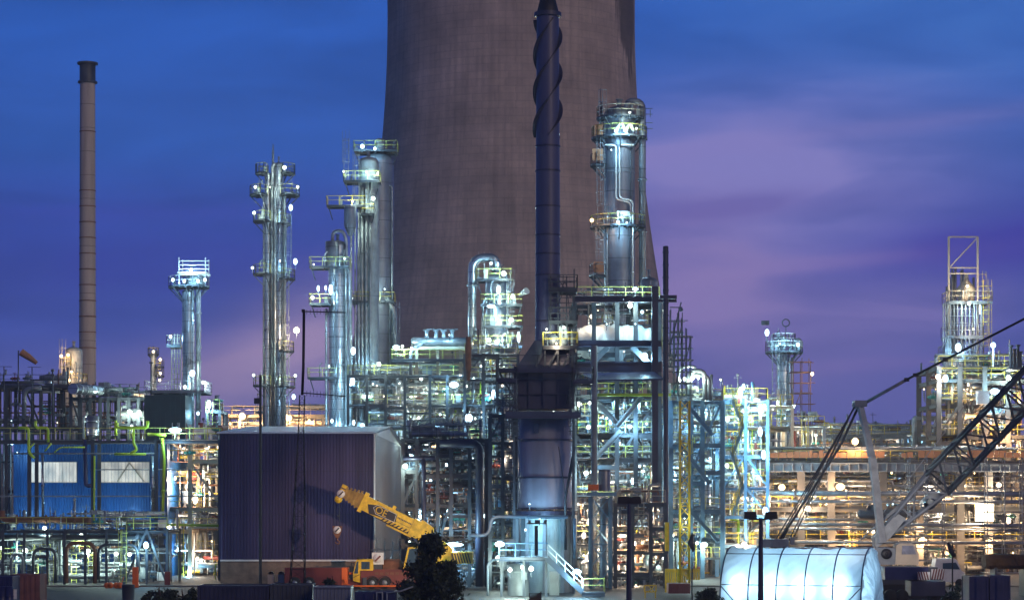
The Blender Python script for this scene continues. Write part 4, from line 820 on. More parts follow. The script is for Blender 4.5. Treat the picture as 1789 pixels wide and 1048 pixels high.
# dark pipe structure far left with the big overhead main
t = rack('pipe_rack', 'dark raised pipe structure with many uprights, below the windsock', -40, 124, (745, 672), 262., 272., 6, 31, 'dark', 'dark', 'dark', 1.5, pal=('dark','grey','rust','steel'), acc=('white','rust'), lamps=((60, 740, 'g', 60, .08, .08), (12, 775, 'c', 260, .2, .2)))
vpipe(t, [(42, 730), (42, 678), (72, 678)], 4, 261., 'alud', 12, 1.2)
t = rack('pipe_rack', 'dark trestle of close uprights carrying the overhead main', 124, 256, (744, 694), 264., 270., 8, 33, 'dark', 'dark', 'dark', 1.6, pal=('dark','grey','rust','steel'), acc=('white','rust'), lamps=((226, 719, 'g', 420, .3, .3), (243, 720, 'g', 420, .3, .3), (150, 728, 'g', 50, .07, .07)))
q = MB(); pts = [P(128, 679, 258), P(200, 684, 268), P(254, 691, 278)]; q.tube(pts, .55, 14); 
for i in range(9): a = pts[0].lerp(pts[1], i/8) if i < 8 else pts[1]; u = (pts[1]-pts[0]).normalized()*.12; q.tube([a-u, a+u], .62, 14)
solo(q, 'overhead_main', M['alu'], 'thick banded silver pipe main laid on top of the trestle', 'pipe main', pts[0])
q = MB(); d = 262.; q.bx(PX(253, d), PX(323, d), d, d+6, 0, PZ(690, d))
for i in range(9): xx = PX(253, d)+(PX(323, d)-PX(253, d))*i/8; q.bx(xx-.06, xx+.06, d-.1, d, 0, PZ(690, d))
for yy in (691, 715, 738): q.bx(PX(252, d), PX(324, d), d-.16, d-.1, PZ(yy, d)-.12, PZ(yy, d))
solo(q, 'cooler_box', mat('dark_teal_panel', (.02,.05,.06), .6, 0, .4, .6), 'dark teal box-shaped enclosure beneath the slim silver column', 'enclosure', (PX(288, d), d, 0))
rack('process_structure', 'small lit structure right of the slim column, above the plum shed roof', 362, 384, (756, 716), 250., 256., 1, 35, 'steel', 'ygreen', 'grey', 2, lamps=((365, 706, 'c', 420, .3, .6, -1),), cat='process structure')
rack('process_structure', 'low structure with warm star-like lamps beyond the plum shed roof', 386, 700, (792, 752, 724), 312., 322., 9, 36, 'cream', 'cream', 'cream', 1.3, pal=('pipe','cream','paint'), acc=('white','orange'), big=True, cat='process structure', lamps=((423, 727, 's', 900, .6, .55), (504, 730, 's', 900, .6, .55), (402, 740, 's', 420, .2, .2), (440, 748, 'w', 420, .2, .2), (470, 735, 'w', 420, .15, .15), (540, 735, 's', 420, .2, .3), (560, 742, 'w', 300, .15, .15), (455, 756, 'c', 300, .2, .2), (520, 750, 's', 420, .2, .2)))

# plum shed
def plum():
    d0, d1 = 215., 268.; x0, x1 = PX(385, d0), PX(652, d0); z0, z1 = PZ(978, d0), PZ(757, d0); zr = z1+1.35; dm = (d0+d1)/2
    t = thing('shed', 'large plum corrugated shed with pale gable end, behind the truck crane', 'shed', ((x0+x1)/2, d0, 0))
    q = MB(); corr(q, (x0, d0, 0), (x1, d0, 0), z0, z1, .30, .07); q.bx(x0-.1, x0, d0+.1, d1, z0, z1); q.bx(x0, x1, d1, d1+.1, z0, z1); q.build('front_wall', M['shed'], t)
    q = MB(); corr(q, (x1+.02, d0, 0), (x1+.02, d1, 0), .0, z1, .5, .06); q.add([(x1+.02, d0, z1), (x1+.02, d1, z1), (x1+.02, dm, zr)], [(0, 1, 2)]); q.build('gable_wall', M['shedside'], t)
    q = MB(); q.add([(x0-.3, d0-.35, z1-.02), (x1+.3, d0-.35, z1-.02), (x1+.3, dm, zr), (x0-.3, dm, zr), (x0-.3, d1+.3, z1-.02), (x1+.3, d1+.3, z1-.02)], [(0, 1, 2, 3), (3, 2, 5, 4)])
    q.add([(x0-.3, d0-.35, z1+.13), (x1+.3, d0-.35, z1+.13), (x1+.3, dm, zr+.15), (x0-.3, dm, zr+.15), (x0-.3, d1+.3, z1+.13), (x1+.3, d1+.3, z1+.13)], [(0, 1, 2, 3), (3, 2, 5, 4)])
    q.bx(x0-.3, x1+.3, d0-.38, d0-.352, z1-.02, z1+.13); q.build('roof', M['roof'], t)
    lamp(t, 690, 990, 247., 'g', 700, .2, .2); lamp(t, 672, 985, 234., 'w', 420, .12, .12)
    for f in (.36, .7): q = MB(); q.bx(x0, x1, d0-.085, d0-.07, z0+(z1-z0)*f, z0+(z1-z0)*f+.035); q.build('sheet_lap', M['navydark'], t)
    q = MB(); q.bx(x0, x1+.02, d0-.16, d0-.1, z0-.1, z0+.06); q.bx(x1+.03, x1+.2, d0-.2, d0-.05, 0, z1); q.build('flashing', M['white'], t)
    q = MB(); q.bx(x0, x1-.05, d0+.05, d0+.4, 0, z0-.11)
    for i in range(9): q.bx(x0, x1-.05, d0+.02, d0+.05, z0*i/9+.05, z0*(i+.8)/9)
    q.build('base_wall', M['brickwall'], t)
    q = MB(); q.tube([(x1+.12, d0-.25, z1), (x1+.12, d0-.25, 0)], .07, 8); q.tube([(x1+.25, d1-.3, z1), (x1+.25, d1-.3, 0)], .08, 8); q.build('downpipe', M['white'], t)
plum()
# --- centre
rack('process_structure', 'tall cyan-lit process block between the plum shed and the swan-neck column', 608, 815, (938, 880, 824, 768, 706, 655), 274., 286., 6, 41, 'dark', 'ygreen', 'dark', 2.0, acc=('teal','green','yellow','rust','blue','white'), cat='process structure', lamps=(
 (662, 636, 'g', 330, .3, .3), (736, 662, 'g', 300, .25, .2), (793, 672, 'c', 900, .7, .45), (804, 655, 'g', 300, .2, .2), (718, 728, 'g', 200, .15, .12), (690, 735, 'c', 240, .15, .15), (672, 692, 'w', 260, .2, .15), (745, 777, 'g', 300, .25, .25), (700, 620, 'g', 200, .1, .1), (640, 690, 'g', 200, .1, .1), (780, 730, 'g', 260, .1, .1), (760, 800, 'w', 160, .1, .1), (650, 640, 'c', 200, .1, .2), (690, 780, 'g', 260, .15, .15), (770, 690, 'g', 300, .1, .1), (730, 705, 'w', 300, .1, .1)))
rack('process_structure', 'green-railed process block under the swan-neck column', 812, 905, (880, 824, 768, 706, 660, 618), 250., 260., 3, 42, 'dark', 'ygreen', 'grey', 1.7, acc=('teal','green','yellow','blue','white'), cat='process structure', lamps=(
 (819, 730, 'c', 800, .5, .6), (862, 689, 'c', 420, .25, .7), (848, 625, 'g', 300, .15, .15), (880, 640, 'g', 260, .12, .12), (828, 660, 'g', 260, .12, .12), (880, 745, 'c', 260, .12, .12), (840, 790, 'g', 260, .12, .12), (826, 600, 'w', 200, .12, .12), (883, 854, 's', 200, .22, .22), (855, 760, 'c', 300, .12, .12)))
# exchanger bank with horizontal drum above the block
d = 270.; t = thing('heat_exchanger', 'long pale horizontal exchanger drum with capped nozzles, atop the process block', 'heat exchanger', (PX(760, d), d, PZ(655, d)))
q = MB(); r = .52; a, b = PX(722, d), PX(815, d); y, z = d, PZ(597, d); q.lathe([(.02, a-.3), (r*.8, a-.2), (r, a), (r, b), (r*.8, b+.2), (.02, b+.3)], y, z, 18, axis='x'); q.build('shell', M['pipe'], t)
q = MB()
for xx in (745, 762, 775, 790): q.tube([P(xx, 592, d), P(xx, 578, d)], .22, 10); q.lathe([(.35, PZ(579, d)), (.35, PZ(576, d)), (.02, PZ(576, d))], PX(xx, d), d, 10); 
q.bar(P(742, 575, d), P(800, 575, d), .08); q.build('nozzle', M['paint'], t)
q = MB()
for xx in (728, 765, 805): q.bar(P(xx, 655, d), P(xx, 600, d), .35)
q.bx(PX(718, d), PX(815, d), d-1, d+1, PZ(611, d), PZ(606, d)); q.build('saddle', M['cream'], t); vpipe(t, [(718, 655), (718, 612), (740, 600)], 3, d, 'alud', dy=-1)
for l in ((692, 606, 'c', 260, .5, .25), (703, 605, 'g', 260, .2, .2), (720, 608, 'c', 260, .15, .15), (745, 585, 'c', 260, .1, .1), (785, 585, 'c', 260, .1, .1)): lamp(t, l[0], l[1], d-1.5, *l[2:])
boxdeck(t, PX(685, d), PX(818, d), d-1.6, d+1.6, PZ(628, d), 'ygreen', 'dark')
d = 246.; q = MB(); q.lathe([(.18, PZ(665, d)), (.32, PZ(640, d)), (.34, PZ(605, d)), (.28, PZ(600, d)), (.28, PZ(590, d)), (.2, PZ(588, d))], PX(818, d), d, 14); solo(q, 'vent_stub', M['rust'], 'short dark rusty vent stub standing in front of the swan-neck pipe', 'vent', (PX(818, d), d, PZ(665, d)))
# dark front frame
rack('process_structure', 'dark unlit steel frame full of pipes, behind the truck crane boom', 704, 850, (948, 880, 828, 800, 766), 207., 214., 5, 43, 'dark', 'dark', 'dark', 3.2, pal=('dark','grey','dark','alud'), acc=('blue','rust','grey','paint'), cat='process structure', lamps=(
 (719, 799, 'c', 330, .25, .38), (708, 814, 'g', 260, .3, .28), (735, 898, 'c', 420, .25, .55), (792, 951, 'c', 800, 1.15, .22, -1), (775, 1000, 'c', 200, .1, .1), (826, 975, 'c', 200, .1, .1), (770, 900, 's', 90, .1, .2), (802, 900, 's', 90, .08, .2), (745, 840, 'w', 60, .08, .08), (790, 860, 'c', 90, .07, .07), (826, 800, 'c', 70, .07, .07)))
q = MB()
for p_, r_ in (([(768, 775), (838, 775), (838, 1024)], .4), ([(704, 800), (760, 800)], .2), ([(740, 1000), (740, 800)], .22)): q.tube([P(x, y, 206.3) for x, y in p_], r_, 10, True, .8)
solo(q, 'duct', M['navydark'], 'dark square-turning duct rising in front of the unlit steel frame', 'duct', P(838, 1018, 206.3))
rack('pipe_rack', 'narrow dark riser frame hugging the left of the furnace stack', 856, 902, (1000, 940, 890, 830, 770, 722), 199., 204., 2, 44, 'dark', 'dark', 'dark', 3.4, pal=('dark','grey','alud'), acc=('blue','rust','paint'), lamps=((870, 975, 'g', 330, .3, .3), (864, 905, 'c', 160, .1, .1), (880, 800, 'w', 120, .08, .08)))
# equipment at the foot of the stack
def service_stair():
    d = 186.; t = thing('service_stair', 'dark steel service platform and stair with white handrails, at the stack foot', 'stair', (PX(950, d), d, 0))
    boxdeck(t, PX(872, d), PX(957, d), d-1, d+2, PZ(972, d), 'paleblue', 'dark', 'fb'); q = MB()
    for yy in (d-1, d+.2): q.bar(P(955, 974, yy), P(1018, 1034, yy), .1, .45)
    for i in range(16): c = P(957+i*3.8, 974+i*3.65, d-.4); q.box(c, .26, 1.1, .05)
    q.build('stringer', M['dark'], t); q = MB()
    for yy in (d-1, d+.2): rail(q, [P(957, 972, yy), P(1018, 1031, yy)], 1.0, .06, 1.1, True, False)
    q.build('handrail', M['white'], t); boxdeck(t, PX(1016, d), PX(1056, d), d-1, d+1, PZ(1033, d), 'ygreen', 'dark', 'fr')
    for xx in (876, 915, 954, 1048): q = MB(); q.bar(P(xx, 1042, d), (PX(xx, d), d, PZ(975 if xx < 1000 else 1035, d)), .2); q.build('leg', M['dark'], t)
    for l in ((891, 995, 'g', 420, .22, .22), (928, 993, 'g', 330, .25, .25), (912, 990, 'g', 260, .15, .2), (1008, 998, 'c', 600, .45, .22), (873, 950, 'c', 500, .5, .28)): lamp(t, l[0], l[1], d-1.2, *l[2:])
service_stair()
d = 189.; q = MB(); q.lathe([(.9, 0), (.9, PZ(985, d)), (.02, PZ(983, d))], PX(906, d), d, 20); q.ring(PX(906, d), d, 2, .88, .97, .1); q.box((PX(915, d), d-.9, 1.6), .5, .3, .6); solo(q, 'tank', M['paint'], 'stained cylindrical tank beneath the service platform', 'tank', (PX(906, d), d, 0))
q = MB(); q.bx(PX(960, d), PX(977, d), d, d+1, 0, PZ(998, d)); q.bx(PX(962, d), PX(975, d), d-.04, d, .2, PZ(1001, d)); solo(q, 'cabinet', M['paint'], 'tall pale green cabinet beneath the top of the service stair', 'cabinet', (PX(968, d), d, 0))
q = MB(); q.bx(PX(883, d), PX(900, d), d-2.9, d-2.7, PZ(953, d), PZ(940, d)); q.bar(P(884, 972, d-2.8), P(884, 950, d-2.8), .1); q.bar(P(900, 972, d-2.8), P(900, 950, d-2.8), .1); solo(q, 'notice_board', M['dark'], 'blank dark board on two legs standing on the service platform', 'board', P(884, 972, d-2.8))
d = 183.; q = MB(); q.bar(P(937, 970, d), P(937, 918, d), .28); q.bar(P(920, 914, d), P(955, 914, d), .1)
for xx in (925, 937, 941, 952): q.box(P(xx, 911, d), .22, .25, .28)
solo(q, 'lamp_bracket', M['dark'], 'dark pole with a crossbar of small fittings, before the stack skirt', 'pole', P(937, 970, d))
vp = thing('ring_main', 'pale blue pipe looping around the stack foot', 'pipe', P(862, 1000, 188)); vpipe(vp, [(820, 935), (855, 935), (857, 902), (992, 903)], 3, 188., 'paleblue', 10, .7); vpipe(vp, [(908, 972), (908, 905), (913, 900)], 2, 188., 'paint', 8, .5); vpipe(vp, [(1004, 975), (1004, 905)], 2.4, 188., 'paleblue')
vpipe(vp, [(852, 1040), (852, 985), (862, 977), (905, 977)], 2.2, 188., 'paint', 8, .5)
q = MB(); q.add([P(925, 1047, 176), P(945, 1045, 176), P(944, 1034, 176.8), P(924, 1041, 176.8)], [(0,1,2,3)]); q.bar(P(925, 1049, 176), P(925, 1036, 176.6), .08); q.bar(P(945, 1049, 176), P(945, 1033, 176.6), .08); q.bx(PX(925, 176), PX(945, 176), 176, 176.1, PZ(1049, 176), PZ(1043, 176)); solo(q, 'tarpaulin', M['brown'], 'small brown tarpaulin frame below the stained cylindrical tank', 'tarpaulin', P(935, 1049, 176))

# --- right of the stack: tall block with wrapped vessel
t = rack('process_structure', 'tall block of heavy dark beams holding the white-wrapped vessel', 1004, 1152, (938, 870, 800, 757, 690, 640, 605, 522), 222., 236., 4, 51, 'dark', 'ygreen', 'dark', 2.2, acc=('blue','yellow','green','rust','white','paleblue'), cat='process structure', cw=.42, skip=(5, 6), lamps=(
 (1012, 706, 'g', 300, .3, .3), (1030, 704, 'g', 260, .2, .2), (1028, 746, 'g', 300, .25, .25), (1100, 745, 'c', 700, .3, .2), (1110, 505, 'c', 420, .35, .2, -.9), (1101, 534, 'g', 420, .3, .3), (1042, 528, 'g', 100, .12, .08), (1034, 553, 'w', 200, .25, .25), (1126, 622, 'c', 330, .4, .4), (1122, 545, 'c', 160, .2, .2), (1060, 730, 'c', 420, .15, .15), (1080, 760, 'c', 500, .15, .15), (1130, 740, 'c', 420, .15, .15), (1024, 826, 'g', 420, .3, .25), (1036, 824, 'c', 600, .35, .3), (1060, 850, 'w', 500, .15, .2), (1105, 840, 'c', 500, .2, .4), (1138, 850, 'g', 420, .15, .3), (1123, 823, 'g', 330, .2, .15), (1033, 912, 'w', 900, .55, .5), (1020, 935, 'w', 600, .25, .4), (1010, 880, 'w', 330, .12, .12), (1070, 900, 'w', 500, .12, .12), (1115, 915, 'c', 420, .15, .3), (1090, 880, 'w', 420, .12, .12), (1075, 700, 'c', 420, .1, .1), (1115, 700, 'c', 420, .1, .1), (1020, 970, 'w', 420, .15, .15), (1070, 960, 'w', 330, .12, .12)))
q = MB(); d = 221.2
for a, b_ in (((1078, 745), (1122, 692)), ((1040, 800), (1085, 752)), ((1020, 650), (1062, 606)), ((1104, 606), (1150, 650)), ((1045, 705), (1078, 740))): q.hbeam(P(*a, d), P(*b_, d), .4, .5)
q.build('heavy_brace', M['grey'], t)
q = MB(); q.hbeam(P(1000, 523, 220), P(1182, 523, 220), .5, .55); q.hbeam(P(1000, 600, 220), P(1156, 600, 220), .4, .6); q.hbeam(P(1000, 641, 220), P(1156, 641, 220), .5, 1.0); q.build('girder', M['navydark'], t)
q = MB(); q.bx(PX(1035, 219.5), PX(1172, 219.5), 219.4, 219.7, PZ(692, 219.5), PZ(687, 219.5)); q.build('edge_beam', M['green'], t)
q = MB(); q.bx(PX(1139, 219), PX(1150, 219), 219., 219.6, 0, PZ(500, 219)); q.build('post', M['navydark'], t)
q = MB(); q.add([P(1018, 655, 219), P(1143, 652, 219), P(1160, 664, 216), P(1040, 666, 216), P(1018, 652, 219), P(1143, 649, 219), P(1160, 661, 216), P(1040, 663, 216)], [(0,1,2,3), (4,7,6,5), (0,4,5,1), (1,5,6,2), (2,6,7,3), (3,7,4,0)]); q.build('canopy', M['navyblue'], t)
d = 221.; q = MB(); rr = random.Random(8); a, b_ = PX(1008, d), PX(1140, d); vs = []; nn_ = 26; mm = 16
for i in range(nn_+1):
    f = i/nn_; x = a+(b_-a)*f; rad_ = (1.62 if .08 < f < .9 else 1.3)*(1+.06*math.sin(f*40))+(.5 if .15 < f < .35 else 0)*0
    for j in range(mm):
        g = 2*math.pi*j/mm; k_ = rad_*(1+rr.uniform(-.05, .05)); sag = -.9*max(0, -math.sin(g))*(1.2 if .25 < f < .65 else .3)
        vs.append((x, d+3+k_*math.cos(g), PZ(592, d)+k_*math.sin(g)*.95+sag))
q.add(vs, [(i*mm+j, i*mm+(j+1)%mm, (i+1)*mm+(j+1)%mm, (i+1)*mm+j) for i in range(nn_) for j in range(mm)]+[tuple(range(mm))[::-1], tuple(nn_*mm+j for j in range(mm))], True)
wv = solo(q, 'wrapped_vessel', M['wrap'], 'horizontal vessel shrouded in sagging white wrapping, inside the heavy dark beams', 'vessel', P(1074, 625, d+3))
for l in ((1060, 566, 'c', 60, .08, .08), (1110, 566, 'c', 90, .08, .08), (1030, 612, 'c', 60, .08, .08), (1090, 614, 'c', 50, .08, .08)): lamp(t, l[0], l[1], 220., *l[2:])
d = 232.; t = thing('knockout_drum', 'short wide grey drum standing on the heavy beam block under the U pipe', 'drum', (PX(1134, d), d, PZ(545, d))); vessel(t, PX(1134, d), d, PZ(545, d), PZ(492, d), 15*d/FPX, 'alud', n=24, rings=2)
q = MB(); q.lathe([(.3, 0), (.3, PZ(604, 214)), (.02, PZ(603, 214))], PX(1038, 214), 214, 16); 
solo(q, 'standpipe', M['grey'], 'plain grey upright pipe in front of the white-wrapped vessel', 'pipe', (PX(1038, 214), 214, 0))
# swing-over scaffolds
scaffold('tangled dark scaffold right of the thin black vent stack', 1178, 1207, 588, 690, 224., 1, 4, 'dark')
scaffold('scaffold of close dark tubes beneath the tangled scaffold, beside the U-pipes', 1172, 1192, 560, 640, 226., 2, 3, 'dark')
q = MB(); d = 223.; q.bar(P(1172, 600, d), P(1190, 528, d), .12); q.bar(P(1170, 537, d), P(1192, 537, d), .1); q.sphere(P(1190, 541, d), .2); q.bar(P(1186, 537, d), P(1186, 600, d), .08); solo(q, 'davit', M['dark'], 'small dark davit with a ball weight above the tangled scaffold', 'davit', P(1172, 600, d))
t = rack('process_structure', 'blue-grey steel block carrying the U-bend pipe bundle', 1172, 1262, (940, 890, 830, 775, 700), 228., 240., 3, 52, 'blue', 'ygreen', 'dark', 2.8, acc=('blue','yellow','rust','white','paleblue'), cat='process structure', cw=.42, lamps=(
 (1187, 664, 'g', 260, .2, .2), (1197, 662, 'g', 260, .25, .25), (1209, 660, 'g', 330, .3, .3), (1220, 661, 'g', 200, .15, .15), (1230, 700, 'g', 260, .2, .2), (1192, 735, 'c', 420, .15, .15), (1215, 740, 'c', 420, .15, .15), (1245, 745, 'c', 330, .15, .15), (1195, 790, 'g', 260, .12, .12), (1240, 800, 'c', 260, .12, .12), (1222, 850, 'g', 200, .1, .1), (1230, 951, 'g', 500, .45, .3), (1218, 948, 'g', 330, .2, .2), (1174, 935, 'g', 330, .25, .25), (1186, 880, 'w', 260, .1, .1), (1200, 1000, 'c', 260, .1, .1)))
for pts, r_ in (([(1205, 700), (1205, 648), (1232, 648), (1232, 700)], 4.5), ([(1185, 700), (1185, 640), (1215, 640), (1215, 652)], 2.5), ([(1238, 700), (1238, 656), (1212, 656)], 4), ([(1243, 700), (1243, 654)], 2.5)): vpipe(t, pts, r_, 227.5, 'pipe', 12, 1.0)
q = MB(); q.hbeam(P(1195, 700, 227), P(1245, 760, 227), .3, .4); q.hbeam(P(1195, 880, 227), P(1255, 945, 227), .3, .4); q.hbeam(P(1188, 775, 227), P(1240, 845, 227), .3, .4); q.build('heavy_brace', M['blue'], t)
# warm scaffolding and piping low centre
rack('process_structure', 'warm-lit low structure of scaffolds right of the lattice steel tower', 1075, 1162, (1000, 962, 920, 878), 204., 214., 3, 53, 'dark', 'cream', 'brickwall', 3.4, pal=('pipe','cream','rust','grey','steel'), acc=('yellow','orange','white','blue'), cat='process structure', lamps=(
 (1085, 905, 'w', 420, .12, .12), (1120, 900, 'c', 420, .15, .3), (1145, 945, 's', 420, .12, .12), (1100, 945, 's', 500, .12, .12), (1090, 985, 'w', 420, .12, .12), (1160, 975, 'g', 330, .2, .2), (1130, 975, 's', 420, .1, .1), (1075, 930, 'w', 420, .2, .2), (1110, 1015, 'w', 260, .1, .1), (1150, 890, 'w', 260, .1, .1)))
def lattice(mb, p, q_, w, h=None, pitch=None, t=.1, tb=None, side=None, taper0=1, taper1=1):
    p = Vector(p); q_ = Vector(q_); h = h or w; dd = (q_-p); l = dd.length; u = dd.normalized(); s = side or u.cross(Vector((0,0,1))) if abs(u.z) < .95 else Vector((1,0,0)); s = (s-u*s.dot(u)).normalized(); v = u.cross(s).normalized()
    n = max(2, int(l/(pitch or w))); tb = tb or t*.6
    def c(i, a, b): f = i/n; k = taper0+(taper1-taper0)*f; return p+u*l*f+s*a*w/2*k+v*b*h/2*k
    cs = [(-1,-1),(1,-1),(1,1),(-1,1)]
    for a, b in cs: mb.tube([c(0, a, b), c(n, a, b)], t/2*1.2, 6)
    for i in range(n):
        for e in range(4):
            a, b = cs[e], cs[(e+1) % 4]
            if (i+e) % 2: a, b = b, a
            mb.bar(c(i, *a), c(i+1, *b), tb); 
            if i % 2 == 0: mb.bar(c(i, *a), c(i, *b), tb)
q = MB(); d = 204.; lattice(q, P(1049, 1032, d), P(1049, 868, d), 1.75, 1.75, 1.9, .3, .12); q.bx(PX(1024, d), PX(1076, d), d-1.3, d+1.3, PZ(866, d), PZ(859, d)); solo(q, 'lattice_tower', M['paleblue'], 'pale blue lattice steel tower with a flat top, right of the stack foot', 'tower', P(1049, 1032, d))
q = MB(); q.lathe([(.42, PZ(1035, 206)), (.42, PZ(870, 206))], PX(1056, 206), 206, 16); q.lathe([(.55, PZ(858, d)), (.55, PZ(822, d)), (.5, PZ(820, d))], PX(1056, d), d, 16); solo(q, 'silencer', M['alud'], 'grey silencer drum standing on top of the pale blue lattice tower', 'silencer', P(1056, 870, 204))
q = MB(); q.bx(PX(1028, d), PX(1045, d), d-.6, d-.2, PZ(856, d), PZ(846, d)); q.bar(P(1028, 858, d-.5), P(1028, 845, d-.5), .08); q.bar(P(1045, 858, d-.5), P(1045, 845, d-.5), .08); solo(q, 'cable_reel', M['orangepaint'], 'orange box sitting on the pale blue lattice tower beside the silencer', 'box', P(1036, 858, d))
# yellow hoist mast
d = 190.; t = thing('hoist_mast', 'tall narrow yellow lattice hoist mast above a slatted yellow base', 'hoist mast', (PX(1196, d), d, 0))
q = MB(); lattice(q, P(1196, 1030, d), P(1196, 700, d), .78, .78, .85, .13, .07); q.build('mast', M['crane'], t)
q = MB(); q.bx(PX(1162, d), PX(1222, d), d-.1, d+.1, PZ(999, d), PZ(993, d))
for i in range(15): xx = PX(1163+i*4.1, d); q.bx(xx-.07, xx+.09, d-.16, d-.1, PZ(1034-1.9*i if i < 9 else 1012, d), PZ(994, d))
q.build('apron', M['crane'], t); lamp(t, 1196, 905, d-.8, 'g', 60, .06, .06)
q = MB(); q.bx(PX(1162, 195), PX(1169, 195), 195, 195.5, PZ(962, 195), PZ(912, 195)); q.bx(PX(1164, 195), PX(1167, 195), 194.9, 195, PZ(958, 195), PZ(915, 195)); solo(q, 'ladder_cage', M['crane'], 'yellow upright guard panel left of the hoist mast', 'guard panel', P(1165, 962, 195))
q = MB(); d = 182.; q.bx(PX(1168, d), PX(1206, d), d, d+2.4, PZ(1036, d), PZ(1019, d))
for i in range(12): xx = PX(1169+i*3.1, d); q.bx(xx, xx+.07, d-.05, d, PZ(1035, d), PZ(1020, d))
q.box((PX(1204, d)-.8, d-.08, PZ(1027, d)), .12, .05, .5); solo(q, 'skip', M['red'], 'dark red ribbed box container under the yellow hoist base', 'container', P(1187, 1036, d))
q = MB(); q.bar(P(1126, 1022, d), P(1146, 1022, d), .1); q.bar(P(1126, 1033, d), P(1146, 1033, d), .1); q.bar(P(1126, 1022, d), P(1126, 1033, d), .1); q.bar(P(1146, 1022, d), P(1146, 1033, d), .1); q.bar(P(1134, 1024, d), P(1142, 1032, d), .07); q.bar(P(1142, 1024, d), P(1134, 1032, d), .07)
for xx in (1127, 1145): q.bar(P(xx, 1033, d), P(xx, 1044, d), .1)
solo(q, 'barrier', M['crane'], 'small yellow cross-braced barrier left of the red box container', 'barrier', P(1136, 1044, d))

# --- blue stair tower
t = rack('stair_tower', 'pale blue stair tower with yellow-green railings, right of the U-bend block', 1264, 1341, (950, 900, 850, 795, 745, 698), 232., 240., 2, 61, 'paleblue', 'yellow', 'grey', 2.2, pal=('paint','pipe','paleblue','white'), acc=('blue','yellow','rust','green'), cat='stair tower', cw=.32, lamps=(
 (1259, 663, 'g', 200, .15, .15), (1294, 684, 'c', 420, .28, .65), (1299, 676, 'c', 300, .2, .4), (1322, 699, 'g', 330, .4, .2), (1335, 709, 'g', 260, .2, .2), (1271, 733, 'g', 300, .25, .25), (1261, 745, 'g', 260, .2, .2), (1328, 754, 'c', 500, .28, .6), (1334, 794, 'c', 500, .28, .6), (1270, 813, 'g', 330, .25, .25), (1300, 770, 'c', 330, .12, .12), (1300, 720, 'c', 330, .12, .12), (1290, 820, 'c', 330, .12, .12), (1326, 832, 'c', 420, .22, .4), (1337, 892, 'c', 700, .35, .5), (1300, 870, 'w', 330, .1, .1), (1290, 925, 'c', 330, .15, .15), (1300, 950, 'w', 600, .35, .3)))
for i, (ya, yb) in enumerate(((745, 698), (795, 745), (850, 795), (900, 850))):
    q = MB(); a, b_ = (1283, 1302) if i % 2 else (1302, 1283)
    for yy in (231., 230.2): q.bar(P(a-4, ya, yy), P(b_-4, yb, yy), .1, .3)
    for j in range(12): c = P(a-4+(b_-a)*j/12, ya+(yb-ya)*j/12, 230.6); q.box(c, .3, .8, .05)
    q.build('stair_flight', M['paleblue'], t); q = MB(); rail(q, [P(a-4, ya, 230.1), P(b_-4, yb, 230.1)], 1.05, .06, 1.1, True, False); q.build('handrail', M['yellow'], t)
q = MB(); q.bx(PX(1289, 231), PX(1293, 231), 231, 231.3, PZ(705, 231), PZ(692, 231)); q.bx(PX(1318, 231), PX(1322, 231), 231, 231.3, PZ(785, 231), PZ(773, 231)); q.build('door', M['red'], t)
for i, (x_, y_, d_, lab) in enumerate(((1258, 664, 226., 'slim lamp post with one white lamp above the U-bend block'),)):
    t = thing('lamp_post', lab, 'lamp post', P(x_+4, 700, d_)); q = MB(); q.bar(P(x_+4, 700, d_), P(x_+4, 662, d_), .1); q.bar(P(x_+4, 662, d_), P(x_, 661, d_), .08); q.build('post', M['steel'], t)
rack('process_structure', 'white steel frame with a dome tank behind the stair tower', 1343, 1384, (745, 708), 244., 252., 1, 62, 'cream', 'yellow', 'cream', 2.2, pal=('white','pipe'), cat='process structure', lamps=((1365, 725, 'c', 300, .12, .12), (1350, 715, 'g', 200, .1, .1)))
scaffold('rust-tinged scaffold tower against the slim polished column', 1386, 1416, 632, 742, 256., 4, 2, 'rust', lam=((1419, 653, 'w', 120),))
rack('process_structure', 'yellow-railed deck with small drums between polished column and crane mast', 1384, 1440, (745,), 250., 256., 2, 63, 'steel', 'yellow', 'grey', 2.2, pal=('pipe','paint','rust'), acc=('yellow','red','rust','white'), cat='process structure', lamps=((1425, 760, 'g', 330, .2, .2), (1394, 755, 'w', 260, .12, .12)))
